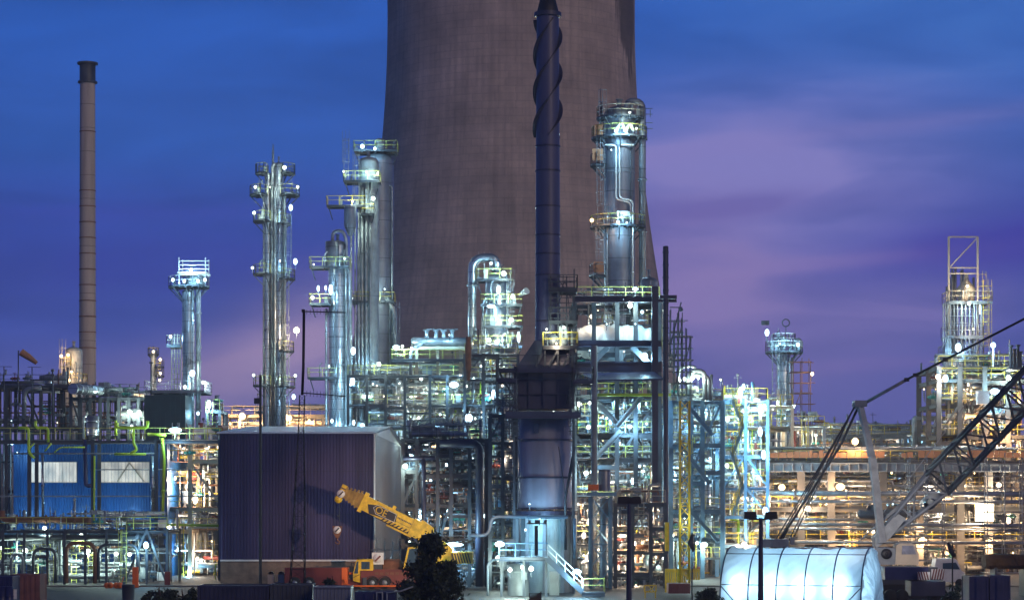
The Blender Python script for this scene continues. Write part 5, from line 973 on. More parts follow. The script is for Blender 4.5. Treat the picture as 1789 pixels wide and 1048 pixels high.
# --- long concrete rack on the right
t = rack('pipe_rack', 'long concrete-framed pipe rack glowing warm, behind the crawler crane', 1262, 1800, (943, 886, 806), 240., 254., 8, 71, 'concrete', 'yellow', 'dark', 3.2, pal=('pipe','dark','paint','grey','concrete'), acc=('orange','yellow','rust','white','teal'), cw=.75, lamps=(
 (1300, 851, 's', 500, .3, .3), (1366, 851, 's', 600, .45, .4), (1468, 850, 's', 700, .6, .45), (1494, 771, 's', 700, .45, .45), (1411, 888, 'w', 600, .45, .35), (1545, 850, 's', 330, .15, .15), (1620, 848, 'w', 330, .2, .2), (1682, 847, 's', 420, .25, .25), (1696, 850, 'w', 330, .15, .15), (1729, 845, 's', 420, .2, .2), (1745, 847, 'w', 500, .35, .3), (1300, 952, 's', 600, .5, .3), (1478, 947, 's', 700, .6, .3), (1445, 925, 's', 330, .12, .12), (1520, 925, 's', 330, .12, .12), (1400, 930, 's', 420, .12, .12), (1612, 945, 's', 900, .6, .5), (1655, 960, 's', 420, .15, .15), (1727, 948, 's', 800, .5, .45), (1690, 975, 's', 420, .12, .12), (1770, 965, 's', 420, .15, .15), (1560, 880, 'c', 330, .1, .1), (1530, 870, 'w', 420, .1, .1), (1640, 890, 'w', 420, .15, .15), (1600, 900, 'w', 420, .12, .12), (1760, 900, 'w', 420, .12, .12), (1440, 870, 's', 420, .12, .12), (1340, 870, 's', 420, .12, .12), (1385, 905, 'w', 330, .12, .12), (1575, 975, 's', 330, .12, .12), (1640, 985, 's', 330, .1, .1), (1785, 870, 's', 330, .1, .1), (1660, 860, 's', 330, .1, .1)))
q = MB()
rr = random.Random(2); a = 1345
while a < 1795:
    b_ = a+rr.uniform(6, 16); z_ = rr.uniform(786, 791)
    if not (1535 < a < 1560 or 1650 < a < 1690) and rr.random() < .85: q.bx(PX(a, 239), PX(b_, 239)-.05, 239.2+rr.uniform(0, .1), 239.33, PZ(799, 239), PZ(z_, 239))
    a = b_+.3
q.build('windbreak', M['orange'], t)
q = MB(); q.hbeam((PX(1262, 239), 239.5, PZ(816, 239)), (PX(1800, 239), 239.5, PZ(816, 239)), .5, .95)
for i in range(32): xx = PX(1270+i*16.5, 239); q.bx(xx-.05, xx+.05, 239.2, 239.5, PZ(823, 239), PZ(809, 239))
q.build('fascia_beam', M['grey'], t)
q = MB(); q.bx(PX(1707, 238), PX(1738, 238), 238.5, 239, PZ(910, 238), PZ(876, 238))
sc = q.build('light_screen', EM['w'], t); lamp(t, 1722, 893, 237.6, 'w', 500, .3, .3)
for pts, r_, dd in (([(1250, 861), (1800, 863)], 5, 236), ([(1262, 875), (1800, 877)], 3, 236.5), ([(1260, 914), (1800, 918)], 3.5, 236), ([(1262, 922), (1800, 926)], 2.5, 237), ([(1262, 905), (1540, 908)], 2, 235.5), ([(1340, 946), (1800, 948)], 3, 237.2), ([(1262, 869), (1325, 869), (1335, 877)], 3.5, 235.5)): vpipe(t, pts, r_, dd, 'pipe' if dd != 235.5 else 'paint', 12, 1)
q = MB(); dd = 236.; a, b_ = PX(1500, dd), PX(1602, dd); q.lathe([(.02, a-.3), (.45, a-.15), (.5, a), (.5, b_), (.02, b_+.2)], dd-1, PZ(898, dd), 16, axis='x'); q.lathe([(.45, dd-1.3), (.45, dd-.7), (.02, dd-.7), (.02, dd-1.3), (.45, dd-1.3)], PX(1519, dd), PZ(888, dd), 16, axis='y'); q.build('horizontal_drum', M['dark'], t)
rack('process_structure', 'upper deck of pipes and stubby vents behind the orange windbreak', 1384, 1660, (800, 760), 262., 272., 7, 72, 'grey', 'yellow', 'grey', 2.4, pal=('pipe','paint','grey','cream'), acc=('orange','rust','white','yellow'), cat='process structure', lamps=((1450, 745, 'g', 160, .1, .1), (1560, 775, 'w', 330, .12, .12), (1600, 765, 'c', 330, .15, .15), (1430, 785, 's', 420, .15, .15), (1520, 785, 's', 420, .12, .12), (1610, 790, 'w', 330, .1, .1), (1640, 780, 's', 330, .12, .12)))
t = thing('u_bend_main', 'pale portal-shaped pipe main between the vents and the lattice tower', 'pipe main', P(1598, 775, 258)); vpipe(t, [(1598, 790), (1598, 730), (1690, 733)], 5, 258., 'paint', 14, .3); vpipe(t, [(1650, 790), (1650, 735)], 4, 258.2, 'paint', 12)
rack('process_structure', 'tall stacked process decks with cream railings, under the goalpost tower', 1640, 1800, (803, 760, 705, 662, 640), 246., 258., 4, 73, 'concrete', 'yellow', 'dark', 3.0, pal=('pipe','grey','paint','cream'), acc=('orange','yellow','rust','white','paleblue'), cat='process structure', cw=.5, lamps=(
 (1639, 658, 'w', 420, .35, .35), (1652, 661, 'c', 420, .35, .5), (1762, 660, 'g', 420, .35, .35), (1738, 684, 'c', 800, .65, .4), (1712, 662, 'w', 330, .15, .15), (1690, 680, 'w', 330, .1, .1), (1660, 685, 's', 500, .12, .12), (1655, 720, 'w', 330, .12, .12), (1700, 735, 's', 500, .2, .2), (1752, 757, 's', 700, .45, .35), (1730, 735, 'w', 420, .15, .15), (1780, 700, 's', 330, .12, .12), (1680, 780, 's', 420, .12, .12), (1780, 780, 's', 420, .12, .12), (1670, 650, 'w', 260, .1, .1)))
q = MB(); q.bx(PX(1706, 245), PX(1727, 245), 244.5, 245.4, PZ(706, 245), PZ(683, 245)); q.bx(PX(1708, 245), PX(1716, 245), 244.44, 244.5, PZ(705, 245), PZ(685, 245)); solo(q, 'equipment_box', M['white'], 'white boxy enclosure on the process deck, half behind the crane boom', 'enclosure', P(1716, 706, 245))
d = 240.; t = thing('lamp_post', 'lamp post with a bright star-like lamp right of the goalpost tower', 'lamp post', P(1735, 640, d)); q = MB(); q.bar(P(1735, 640, d), P(1735, 606, d), .12); q.build('post', M['white'], t); lamp(t, 1735, 603, d-.2, 'c', 420, .35, .35)
q = MB()
for i, (xx, y0) in enumerate(((1766, 606), (1774, 612), (1782, 604), (1788, 615))): q.lathe([(.2, PZ(645, d)), (.16, PZ(y0, d)), (.28, PZ(y0-1, d)), (.28, PZ(y0-3, d))], PX(xx, d), d+i*.5, 10); q.bar(P(xx-4, y0+12+i*3, d+i*.5), P(xx+4, y0+12+i*3, d+i*.5), .1)
q.bx(PX(1762, d), PX(1792, d), d-.5, d+2.5, PZ(646, d), PZ(642, d)); solo(q, 'vent_cluster', M['dark'], 'cluster of four dark vents on one base at the right end of the decks', 'vents', P(1776, 646, d))
# tall scaffold standards before the rack
for i, (a, b_, lab) in enumerate(((1590, 1650, 'thin scaffold of tall standards just right of the crane boom foot'), (1725, 1786, 'thin scaffold of tall standards near the blue machine units'))):
    scaffold(lab, a, b_, 810, 1000, 226.+i, 10+i, 2, 'steel', 1.2)
# --- far backing structures
rack('process_structure', 'distant hazy process structure behind the central block', 690, 1010, (900, 850, 800, 750, 700, 655), 330., 345., 9, 81, 'grey', 'cream', 'paint', 1.5, pal=('pipe','paint','white','cream'), acc=('rust','blue','white'), cat='process structure', ladders=0, lamps=((720, 690, 'g', 900, .2, .2), (770, 720, 'g', 900, .2, .2), (850, 700, 'c', 900, .2, .2), (700, 760, 'g', 900, .2, .2), (760, 780, 'w', 900, .2, .2), (880, 760, 'w', 900, .2, .2), (1000, 760, 'w', 900, .2, .2), (990, 820, 's', 900, .2, .2), (740, 840, 'g', 700, .2, .2), (870, 830, 's', 900, .2, .2)))
rack('process_structure', 'distant bright process structure behind the heavy beams and hoist mast', 1010, 1345, (960, 900, 850, 800, 750, 706), 290., 304., 9, 82, 'paint', 'yellow', 'paint', 1.8, pal=('pipe','paint','white','cream'), acc=('orange','blue','white','rust'), cat='process structure', ladders=1, lamps=((1050, 730, 'c', 900, .2, .2), (1110, 725, 'c', 900, .2, .2), (1080, 780, 'c', 900, .2, .2), (1150, 780, 'c', 900, .2, .2), (1060, 820, 'w', 900, .2, .2), (1120, 870, 'w', 900, .2, .2), (1180, 830, 'c', 900, .2, .2), (1230, 720, 'c', 900, .2, .2), (1230, 820, 'g', 900, .2, .2), (1290, 740, 'c', 900, .2, .2), (1060, 930, 's', 900, .2, .2), (1130, 950, 's', 900, .2, .2), (1200, 910, 'w', 900, .2, .2), (1250, 880, 's', 900, .2, .2), (1310, 840, 's', 900, .2, .2)))
rack('process_structure', 'distant warm process structure behind the long concrete rack', 1345, 1800, (960, 905, 855, 800, 765), 290., 304., 12, 83, 'grey', 'yellow', 'dark', 1.9, pal=('pipe','cream','grey','paint'), acc=('orange','rust','white','yellow'), cat='process structure', ladders=1, lamps=((1380, 830, 's', 900, .2, .2), (1430, 840, 's', 900, .2, .2), (1510, 830, 's', 900, .2, .2), (1590, 830, 'w', 900, .2, .2), (1650, 830, 's', 900, .2, .2), (1720, 820, 'w', 900, .2, .2), (1400, 890, 's', 900, .2, .2), (1480, 890, 'w', 900, .2, .2), (1560, 900, 's', 900, .2, .2), (1640, 930, 's', 900, .2, .2), (1700, 900, 's', 900, .2, .2), (1430, 950, 's', 900, .2, .2), (1550, 940, 's', 900, .2, .2), (1770, 930, 's', 900, .2, .2), (1770, 840, 's', 900, .2, .2)))
def far_shed(x0, x1, y, d, dep, m, label):
    t = thing('warehouse', label, 'warehouse', (PX((x0+x1)/2, d), d, 0)); X0, X1, Z = PX(x0, d), PX(x1, d), PZ(y, d); q = MB(); corr(q, (X0, d, 0), (X1, d, 0), 0, Z, .9, .12); q.bx(X0, X1, d+.3, d+dep, 0, Z); q.build('wall', M[m], t)
    q = MB(); q.prism([(X0-.4, Z+.01), (X1+.4, Z+.01), ((X0+X1)/2, Z+2)], d-.3, d+dep+.3); q.build('roof', M['roof'], t); q = MB()
    for i in range(int((X1-X0)/9)): a = X0+3+i*9; q.bx(a, a+4, d-.16, d-.1, 1, 5.5)
    q.build('door', M['dark'], t)
far_shed(-60, 300, 800, 360., 30, 'cream', 'distant low cream warehouse behind the dark pipe structure')
far_shed(700, 1010, 745, 380., 30, 'grey', 'distant grey warehouse behind the central process block')
far_shed(1020, 1420, 760, 350., 30, 'paint', 'distant pale warehouse behind the stair tower')
far_shed(1440, 1850, 790, 350., 30, 'brickwall', 'distant brown warehouse behind the warm concrete rack')
# ---------------------------------------------------------------- truck crane
def sign_disc(mb_w, mb_b, c, r):
    mb_w.lathe([(.01, c[1]-.02), (r, c[1]-.02), (r, c[1]+.02), (.01, c[1]+.02)], c[0], c[2], 16, axis='y')
    mb_b.bar((c[0]-r*.55, c[1]-.04, c[2]-r*.55), (c[0]+r*.55, c[1]-.04, c[2]+r*.55), .03, r*.34)
def truck_crane():
    d = 203.; t = thing('truck_crane', 'red and yellow truck crane with its telescopic boom raised to the left', 'truck crane', (PX(690, d), d, 0))
    k = d/FPX; q = MB(); x0, x1 = PX(630, d), PX(795, d); q.bx(x0, x1, d, d+2.6, PZ(1027, d), PZ(995, d)); q.bx(x0, x1, d-.05, d, PZ(997, d), PZ(994, d)); q.build('carrier_body', M['red'], t)
    q = MB(); q.bx(PX(497, d), PX(598, d), d+.1, d+2.6, PZ(1022, d), PZ(992, d)); q.bx(PX(497, d), PX(598, d), d+.02, d+.1, PZ(994, d), PZ(991, d)); q.bx(PX(606, d), PX(632, d), d+.6, d+2.2, PZ(1022, d), PZ(1012, d)); q.build('boom_deck', M['red'], t)
    q = MB(); q.bx(PX(597, d), PX(607, d), d-.02, d+2.65, PZ(1024, d), PZ(991, d)); q.bx(PX(609, d), PX(617, d), d+.5, d+2, PZ(1003, d), PZ(1000, d)); q.build('bumper', M['orangepaint'], t)
    for i, xx in enumerate((515, 540, 650, 672, 745, 768)):
        w = MB(); c = P(xx, 0, d); r = .52; w.lathe([(.01, c.y-.05), (r*.5, c.y-.05), (r*.9, c.y-.12), (r, c.y), (r, c.y+.4), (.01, c.y+.4)], c.x, r, 20, axis='y'); wo = w.build('wheel', M['rubber'], t)
        w = MB(); w.lathe([(.01, c.y-.1), (r*.45, c.y-.07), (r*.48, c.y-.02), (.01, c.y-.02)], c.x, r, 16, axis='y'); w.build('rim', M['steel'], wo)
    # carrier cab
    q = MB(); yy0, yy1 = d-.1, d+2.5
    A = [(617, 1014), (617, 1000), (623, 977), (652, 976), (652, 996), (629, 996), (629, 1017)]
    q.prism([(PX(x, d), PZ(y, d)) for x, y in A], yy0, yy1); cab = q.build('cab', M['crane'], t)
    q = MB(); q.prism([(PX(x, d), PZ(y, d)) for x, y in ((618.6, 1001), (623.6, 980), (626.6, 980), (625.5, 1001))], yy0-.03, yy0-.002); q.prism([(PX(x, d), PZ(y, d)) for x, y in ((631.5, 993.5), (631.5, 980.5), (646, 980.5), (646, 993.5))], yy0-.03, yy0-.002); q.bx(PX(617, d)-.03, PX(617, d)+.05, yy0+.2, yy1-.2, PZ(999, d), PZ(992, d)); q.build('window', glass, cab)
    q = MB(); q.bar(P(637, 993, yy0-.06), P(643, 982, yy0-.06), .05); q.bar(P(618, 1008, yy0-.1), P(628, 1003, yy0-.1), .05); q.tube([P(626, 977, d+.5), P(626, 972, d+.5)], .1, 8); q.build('wiper', M['black'], cab)
    q = MB(); q.bx(PX(652, d)+.02, PX(667, d), d+.3, d+2.3, PZ(995, d)+.05, PZ(976, d)); q.build('engine_cover', M['dark'], t)
    q = MB(); q.lathe([(.75, PX(668, d)), (.85, PX(675, d)), (.85, PX(697, d)), (.5, PX(704, d))], d+1.4, PZ(995, d)+.1, 16, axis='x'); q.build('fuel_tank', M['rust'], t)
    # slewing superstructure
    q = MB(); q.bx(PX(722, d), PX(790, d), d+.3, d+2.4, PZ(985, d), PZ(958, d)); q.prism([(PX(x, d), PZ(y, d)) for x, y in ((735, 958), (790, 958), (772, 944), (744, 934))], d+.5, d+2.2); q.prism([(PX(x, d), PZ(y, d)) for x, y in ((736, 934), (757, 930), (757, 922), (738, 908), (734, 910))], d+.75, d+1.7); q.build('superstructure', M['crane'], t)
    q = MB(); 
    for i in range(8): x_ = PX(800+i*3.2, d); q.add([(x_, d+.2, PZ(981, d)), (x_+.08, d+.2, PZ(981, d)), (x_-.3, d+.2, PZ(968, d)), (x_-.38, d+.2, PZ(968, d))], [(0,1,2,3)])
    q2 = MB(); q2.bx(PX(790, d), PX(826, d), d+.21, d+2.2, PZ(984, d), PZ(964, d)); cw = q2.build('counterweight', M['crane'], t)
    q = MB()
    for i in range(7):
        x_ = 793+i*4.6; q.prism([(PX(x_, d), PZ(983, d)), (PX(x_+2.3, d), PZ(983, d)), (PX(x_-2.7+2.3, d)-.1, PZ(966, d)), (PX(x_-2.7, d)-.1, PZ(966, d))], d+.17, d+.208)
    q.build('hazard_stripes', M['black'], cw)
    q = MB()
    A = [(706, 992), (714, 957), (732, 955), (732, 992)]
    for a, b in zip(A, A[1:]+A[:1]): 
        q.bar(P(*a, d-.9), P(*b, d-.9), .16); q.bar(P(*a, d+.1), P(*b, d+.1), .16)
    for a in A: q.bar(P(*a, d-.9), P(*a, d+.1), .16)
    oc = q.build('operator_cab', M['crane'], t); q = MB(); q.prism([(PX(x, d), PZ(y, d)) for x, y in ((708, 990), (715, 959), (731, 957), (731, 990))], d-.8, d-.76); q.build('window', glass, oc)
    # boom: base section and four nested sections seen end on
    a = P(735, 926.6, d+1.2); tip = P(633, 876, d+1.0); u = (tip-a).normalized(); v = Vector((-u.z, 0, u.x)); v = v if v.z > 0 else -v; rot = Matrix((u, Vector((0, 1, 0)), v)).transposed()
    L_ = (tip-a).length; q = MB(); q.box((a+tip)/2, L_, 1.1, 1.34, rot); q.box(a+u*L_*.98, .35, 1.2, 1.85, rot); q.box(a+u*L_*.3+v*(-.82), L_*.42, .8, .24, rot); q.box(a+u*L_*.52+v*.82, .3, .3, .28, rot); q.box(a+u*.3, 1.2, 1.24, 1.6, rot)
    boom = q.build('boom', M['crane'], t)
    for i in range(5):
        q = MB(); s_ = 1-.09*i; q.box(tip+u*(.28+.33*i), .42, 1.0*s_, 1.34*s_, rot); q.box(tip+u*(.38+.33*i), .10, 1.08*s_, 1.55*s_, rot); q.box(tip+u*(.38+.33*i)+v*.72*s_, .16, .5, .3, rot); q.build('boom_section', mat('worn_yellow_%d' % i, (.34-.02*i,.21,.04), .5, .1, .4, 2) if i == 0 else bpy.data.materials['worn_yellow_0'], t)
    hd = tip+u*2.0; q = MB(); q.box(hd-v*.35, .5, .5, 1.2, rot); q.lathe([(.01, hd.y-.28), (.34, hd.y-.28), (.34, hd.y+.28), (.01, hd.y+.28)], (hd-v*.75).x, (hd-v*.75).z, 14, axis='y'); q.box(hd+v*.5, .5, .4, .3, rot); q.build('boom_head', M['crane'], t)
    w, b = MB(), MB(); c = hd-v*.2; sign_disc(w, b, (c.x, c.y-.32, c.z), .36); w.mi = 0; so = w.build('emblem', M['white'], t); b.build('emblem_slash', M['black'], so)
    # markings on the boom side: emblem frame with the letters, hazard chevrons, maker's lettering
    def side(s_, h_, dy=-.56): return a+u*s_+v*h_+Vector((0, dy, 0))
    y_ = -.575; q = MB()
    pts = [(L_-.5, .0), (L_-1.35, .45), (L_-1.2, -.1), (L_-2.9, -.42), (L_-2.9, -.55), (L_-.6, -.62)]
    q = MB(); fr = [side(s_, h_, y_) for s_, h_ in ((L_-.55, .05), (L_-1.6, .42), (L_-3.3, .38), (L_-3.5, -.3), (L_-1.0, -.66))]; n = len(fr)
    q.add(fr+[p+Vector((0, .02, 0)) for p in fr], [tuple(range(n)), tuple(range(2*n-1, n-1, -1))]+[(i, (i+1) % n, (i+1) % n+n, i+n) for i in range(n)]); q.build('dark_panel', M['black'], boom)
    def txt(s, size, s0, h0, m, nm='lettering'):
        cu = bpy.data.curves.new(nm, 'FONT'); cu.body = s; cu.size = size; cu.extrude = .01; tmp = bpy.data.objects.new(nm, cu); link(tmp); bpy.context.view_layer.update(); me = bpy.data.meshes.new_from_object(tmp.evaluated_get(bpy.context.evaluated_depsgraph_get())); bpy.data.objects.remove(tmp); me.materials.clear(); me.materials.append(m); o = bpy.data.objects.new(nm, me); link(o); o.parent = boom
        p = side(s0, h0, -.60); xa = -u; za = v; rm = Matrix((xa, za, xa.cross(za))).transposed().to_4x4(); o.matrix_local = Matrix.Translation(p-WL[boom.name]) @ rm
    txt('OE', .88, L_-1.35, -.3, M['crane'])
    for (s0, s1) in ((L_-1.15, L_-3.35),):
        q = MB(); f = [side(s0, -.0, -.6), side(s0-.25, .36, -.6), side(s1+.1, .36, -.6), side(s1, -.36, -.6), side(s0-.4, -.4, -.6)]
        for i in range(5): q.bar(f[i], f[(i+1) % 5], .035)
        q.build('emblem_frame', M['white'], boom)
    q = MB()
    for i in range(9):
        s0 = L_-2.2-i*.36; f = [side(s0, -.7), side(s0-.16, -.7), side(s0-.36, -.42), side(s0-.2, -.42)]; f = [p+Vector((0, -.02, 0)) for p in f]; q.add(f+[p+Vector((0, .015, 0)) for p in f], [(0,1,2,3), (7,6,5,4), (0,4,5,1), (1,5,6,2), (2,6,7,3), (3,7,4,0)])
    q.build('hazard_stripes', M['black'], boom)
    q = MB(); q.box(side(2.55, .18, -.57), .24, .02, .26, rot)
    for i, w_ in enumerate((.1, .12, .07, .12, .1, .13, .09, .11, .12, .1)): q.box(side(2.3-i*.155, .16, -.57), w_, .02, .13, rot)
    q.build('maker_lettering', M['dark'], boom)
    q = MB(); q.bar(side(1.0, -.2), side(L_-2.0, -.2), .03, .03); q.bar(side(.9, -.6), side(.9, .6), .04, .03); q.build('panel_seam', M['dark'], boom)
    q = MB(); q.tube([P(712, 925, d+1.1), P(734, 948, d+1.1)], .13, 10); q.tube([P(724, 938, d+1.1), P(740, 954, d+1.1)], .24, 10); q.build('lift_ram', M['alu'], t)
    for s0, s1, h_ in ((.4, L_-1.2, -.69), (1.2, L_-3, .70)): q = MB(); q.tube([side(s0, h_, -.5), side((s0+s1)/2, h_-.05, -.52), side(s1, h_, -.5)], .035, 6); q.build('hydraulic_hose', M['black'], boom)
    for i in range(4): q = MB(); q.box(side(1.3+i*1.1, .72, -.3), .14, .3, .12, rot); q.build('cable_clip', M['dark'], boom)
    q = MB(); q.lathe([(.01, d+.2), (.42, d+.2), (.45, d+.3), (.25, d+.32), (.25, d+.9), (.45, d+.92), (.45, d+1.0), (.01, d+1.0)], PX(764, d), PZ(950, d), 18, axis='y'); q.build('winch_drum', M['dark'], t)
    for xx in (634, 716): q = MB(); q.bx(PX(xx, d), PX(xx+7, d), d-.32, d+.1, PZ(1022, d), PZ(1008, d)); q.bx(PX(xx+2, d), PX(xx+5, d), d-.28, d-.05, .06, PZ(1022, d)); q.bx(PX(xx, d)-.1, PX(xx+7, d)+.1, d-.45, d+.1, .0, .06); q.build('outrigger', M['dark'], t)
    q = MB(); q.bar(P(620, 985, d-.1), P(615, 983, d-.5), .04); q.box(P(614, 986, d-.5), .12, .1, .4); q.build('mirror', M['black'], t)
    for i in range(7): q = MB(); q.bx(PX(655+i*9, d), PX(661+i*9, d), d-.075, d-.05, PZ(1003, d), PZ(999, d)); q.build('locker_door', M['rust'], t)
    for xx in (650, 672, 745, 768): q = MB(); q.lathe([(.58, d-.16), (.64, d-.16), (.64, d+.1), (.58, d+.1), (.58, d-.16)], PX(xx, d), .52, 12, 0, 180, axis='y', smooth=False); q.build('mudguard', M['black'], t)
    # hook block on its ropes
    h = P(605, 925, hd.y*1.0); hx = (hd-v*.75).x-.1; h.x = hx; q = MB()
    for dx in (-.22, .2): q.tube([(hx+dx, hd.y, hd.z-1), (hx+dx, hd.y, h.z+.3)], .025, 5)
    q.sphere((hx+.05, hd.y, PZ(901, d)), .1); q.build('hoist_rope', M['dark'], t)
    q = MB(); q.prism([(hx-.42, h.z+.35), (hx+.42, h.z+.35), (hx+.36, h.z-.2), (hx+.12, h.z-.72), (hx-.12, h.z-.72), (hx-.36, h.z-.2)], hd.y-.2, hd.y+.2); hb = q.build('hook_block', M['rust'], t)
    q = MB(); q.tube([(hx, hd.y, h.z-.7), (hx, hd.y, h.z-.9), (hx+.2, hd.y, h.z-1.08), (hx+.08, hd.y, h.z-1.28), (hx-.15, hd.y, h.z-1.2), (hx-.16, hd.y, h.z-1.05)], .06, 8, True, .05); q.build('hook', M['rust'], hb)
    w, b = MB(), MB(); sign_disc(w, b, (hx, hd.y-.24, h.z), .34); so = w.build('emblem', M['white'], hb); b.build('emblem_slash', M['black'], hb)
    w, b = MB(), MB(); c = P(660, 975, d+.1); w.box((c.x, c.y+.08, c.z), 1.05, .06, 1.05); sign_disc(w, b, (c.x, c.y, c.z), .42); w.build('emblem', M['white'], t); b.build('emblem_slash', M['red'], t)
    q = MB(); q.tube([P(605, 1020, d-.6), P(615, 1023, d-.6), P(700, 1023, d-.6), P(735, 1024, d-.6)], .07, 8, True, .3); q.tube([P(600, 1012, d-.3), P(606, 1021, d-.6)], .07, 6); q.build('side_rail', M['orangepaint'], t)
truck_crane()
scaffold('low scaffold of dark rails before the pale gable wall', 658, 712, 960, 1012, 213., 20, 4, 'grey', 1.0)
q = MB(); d = 205.
for xx in (473, 491): q.lathe([(.28, d), (.28, d+.6), (.01, d+.6)], PX(xx, d), PZ(1003, d), 14, axis='y'); q.bx(PX(xx, d)-.28, PX(xx, d)+.28, d, d+.6, 0, PZ(1003, d)); 
q.bx(PX(473, d), PX(491, d), d+.1, d+.5, 0, .5); solo(q, 'roller_support', M['cream'], 'pair of pale rounded supports left of the red boom deck', 'support', (PX(482, d), d, 0))

# ---------------------------------------------------------------- crawler crane
def crawler():
    d = 185.; t = thing('crawler_crane', 'grey lattice-boom crawler crane with the boom reaching up to the right', 'crawler crane', (PX(1560, d), d, 0))
    foot = P(1532, 946, d); a = P(1637, 843, d-1); up = P(1870, 598, d-6); q = MB(); sd = Vector((0, 1, 0))
    lattice(q, foot, a, 1.85, 2.1, 1.4, .24, .11, side=sd, taper0=.25, taper1=1); q.build('boom_foot', M['grey'], t)
    q = MB(); lattice(q, a+(up-a).normalized()*.05, up, 1.85, 2.3, 1.5, .24, .13, side=sd); q.build('boom', M['dark'], t)
    q = MB(); u = (a-foot).normalized(); q.prism([(foot.x-.2, foot.z-.5), (foot.x+.9, foot.z+.3), (foot.x+2.2, foot.z+1.9), (foot.x+1.5, foot.z+2.3), (foot.x-.3, foot.z+.4)], d-.95, d-.7); q.prism([(foot.x-.2, foot.z-.5), (foot.x+.9, foot.z+.3), (foot.x+2.2, foot.z+1.9), (foot.x+1.5, foot.z+2.3), (foot.x-.3, foot.z+.4)], d+.7, d+.95); q.build('foot_plate', M['paint'], t)
    q = MB(); c = P(1620, 880, d); q.lathe([(.45, d-1.1), (.45, d+1.1), (.01, d+1.1)], c.x, c.z, 14, axis='y'); q.tube([c, P(1638, 862, d)], .6, 12); q.build('winch_drum', M['paint'], t)
    top = P(1502, 705, d+2)
    for dy in (-1.2, 1.2):
        q = MB(); pts = [P(1541, 948, d+dy), P(1524, 800, d+1+dy*.7), P(1502, 706, d+2+dy*.3)]
        for p0, p1, w0 in zip(pts[:-1], pts[1:], (.62, .5)): q.bar(p0, p1, w0, .3)
        q.build('mast_leg', M['paint'], t)
    q = MB()
    for i in range(8): f = i/8; p0 = P(1541, 948, d-1.2).lerp(P(1502, 706, d+1.7), f); p1 = P(1541, 948, d+1.2).lerp(P(1502, 706, d+2.3), f+.06); q.bar(p0, p1, .1)
    q.build('mast_brace', M['paint'], t)
    q = MB(); q.box(top, 1.0, 1.4, .5); 
    for dy in (-.5, 0, .5): q.lathe([(.01, top.y+dy-.12), (.36, top.y+dy-.12), (.36, top.y+dy+.12), (.01, top.y+dy+.12)], top.x-.2, top.z-.1, 14, axis='y')
    q.build('mast_head', M['grey'], t)
    q = MB()
    for dy in (-.35, .35):
        p0 = top+Vector((.3, dy, 0)); p1 = P(1584, 663, d+dy); q.tube([p0, p1], .13, 8)
    q.build('pendant_bar', M['steel'], t); q = MB()
    for dy in (-.35, .35):
        p1 = P(1584, 663, d+dy); p2 = P(1900, 500, d-6+dy); q.tube([p1, p2], .1, 6)
        for f in (0, .05, .22): c = p1.lerp(p2, f); q.box(c, .4, .2, .3)
    q.build('pendant', M['black'], t)
    q = MB()
    for i, (xx, dy) in enumerate(((1354, -1), (1360, -.4), (1366, .2), (1378, 0), (1384, .6))): q.tube([top+Vector((-.3, dy*.5, 0)), P(xx, 944, d+dy+3)], .055, 6)
    q.tube([top, P(1470, 775, d+1.5), P(1362, 944, d+3)], .1, 6); q.build('backstay', M['dark'], t)
    q = MB()
    for i in range(4): q.tube([P(1500, 945, d+1-i*.3), P(1610+i*4, 845, d-1)], .04, 5)
    q.tube([P(1505, 945, d), P(1700, 690, d-3)], .035, 5); q.build('hoist_rope', M['steel'], t)
    q = MB(); q.bx(PX(1332, d), PX(1382, d), d+1.5, d+4.5, PZ(956, d), PZ(942, d)); q.bx(PX(1353, d), PX(1356, d), d+1.4, d+1.5, PZ(956, d), PZ(942, d)); q.bx(PX(1385, d), PX(1392, d), d+1.4, d+2, PZ(952, d), PZ(938, d)); q.build('counterweight', M['grey'], t)
    q = MB(); q.bx(PX(1385, d), PX(1560, d), d-1.3, d+3, PZ(985, d), PZ(956, d)); q.build('machinery_deck', M['grey'], t)
    q = MB(); q.prism([(PX(x, d), PZ(y, d)) for x, y in ((1559, 985), (1561, 951), (1567, 948), (1589, 948), (1595, 953), (1600, 968), (1600, 986))], d-1.4, d+.3); cab = q.build('cab', M['cream'], t)
    q = MB(); q.prism([(PX(x, d), PZ(y, d)) for x, y in ((1570, 967), (1571, 952), (1590, 952), (1595, 967))], d-1.44, d-1.402); q.build('window', mat('reflecting_glass', (.35,.38,.45), .1, .3, .3, 3), cab)
    q = MB(); c = P(1549, 967, d-1.5); q.lathe([(.12, c.y), (.42, c.y), (.42, c.y+.4), (.12, c.y+.4), (.12, c.y)], c.x, c.z, 18, axis='y'); q.lathe([(.01, c.y-.05), (.14, c.y-.05), (.14, c.y+.3)], c.x, c.z, 12, axis='y'); q.build('winch_drum', M['black'], t)
    for dy in (-1.6, 2.2):
        q = MB(); q.prism([(PX(x, d), z) for x, z in ((1530, .5), (1538, 1.1), (1640, 1.1), (1648, .5), (1640, 0), (1538, 0))], d+dy, d+dy+.9); q.build('track', M['rubber'], t)
    q = MB(); q.bx(PX(1540, d), PX(1636, d), d-.6, d+2.1, .6, PZ(990, d)); q.build('undercarriage', M['dark'], t)
crawler()
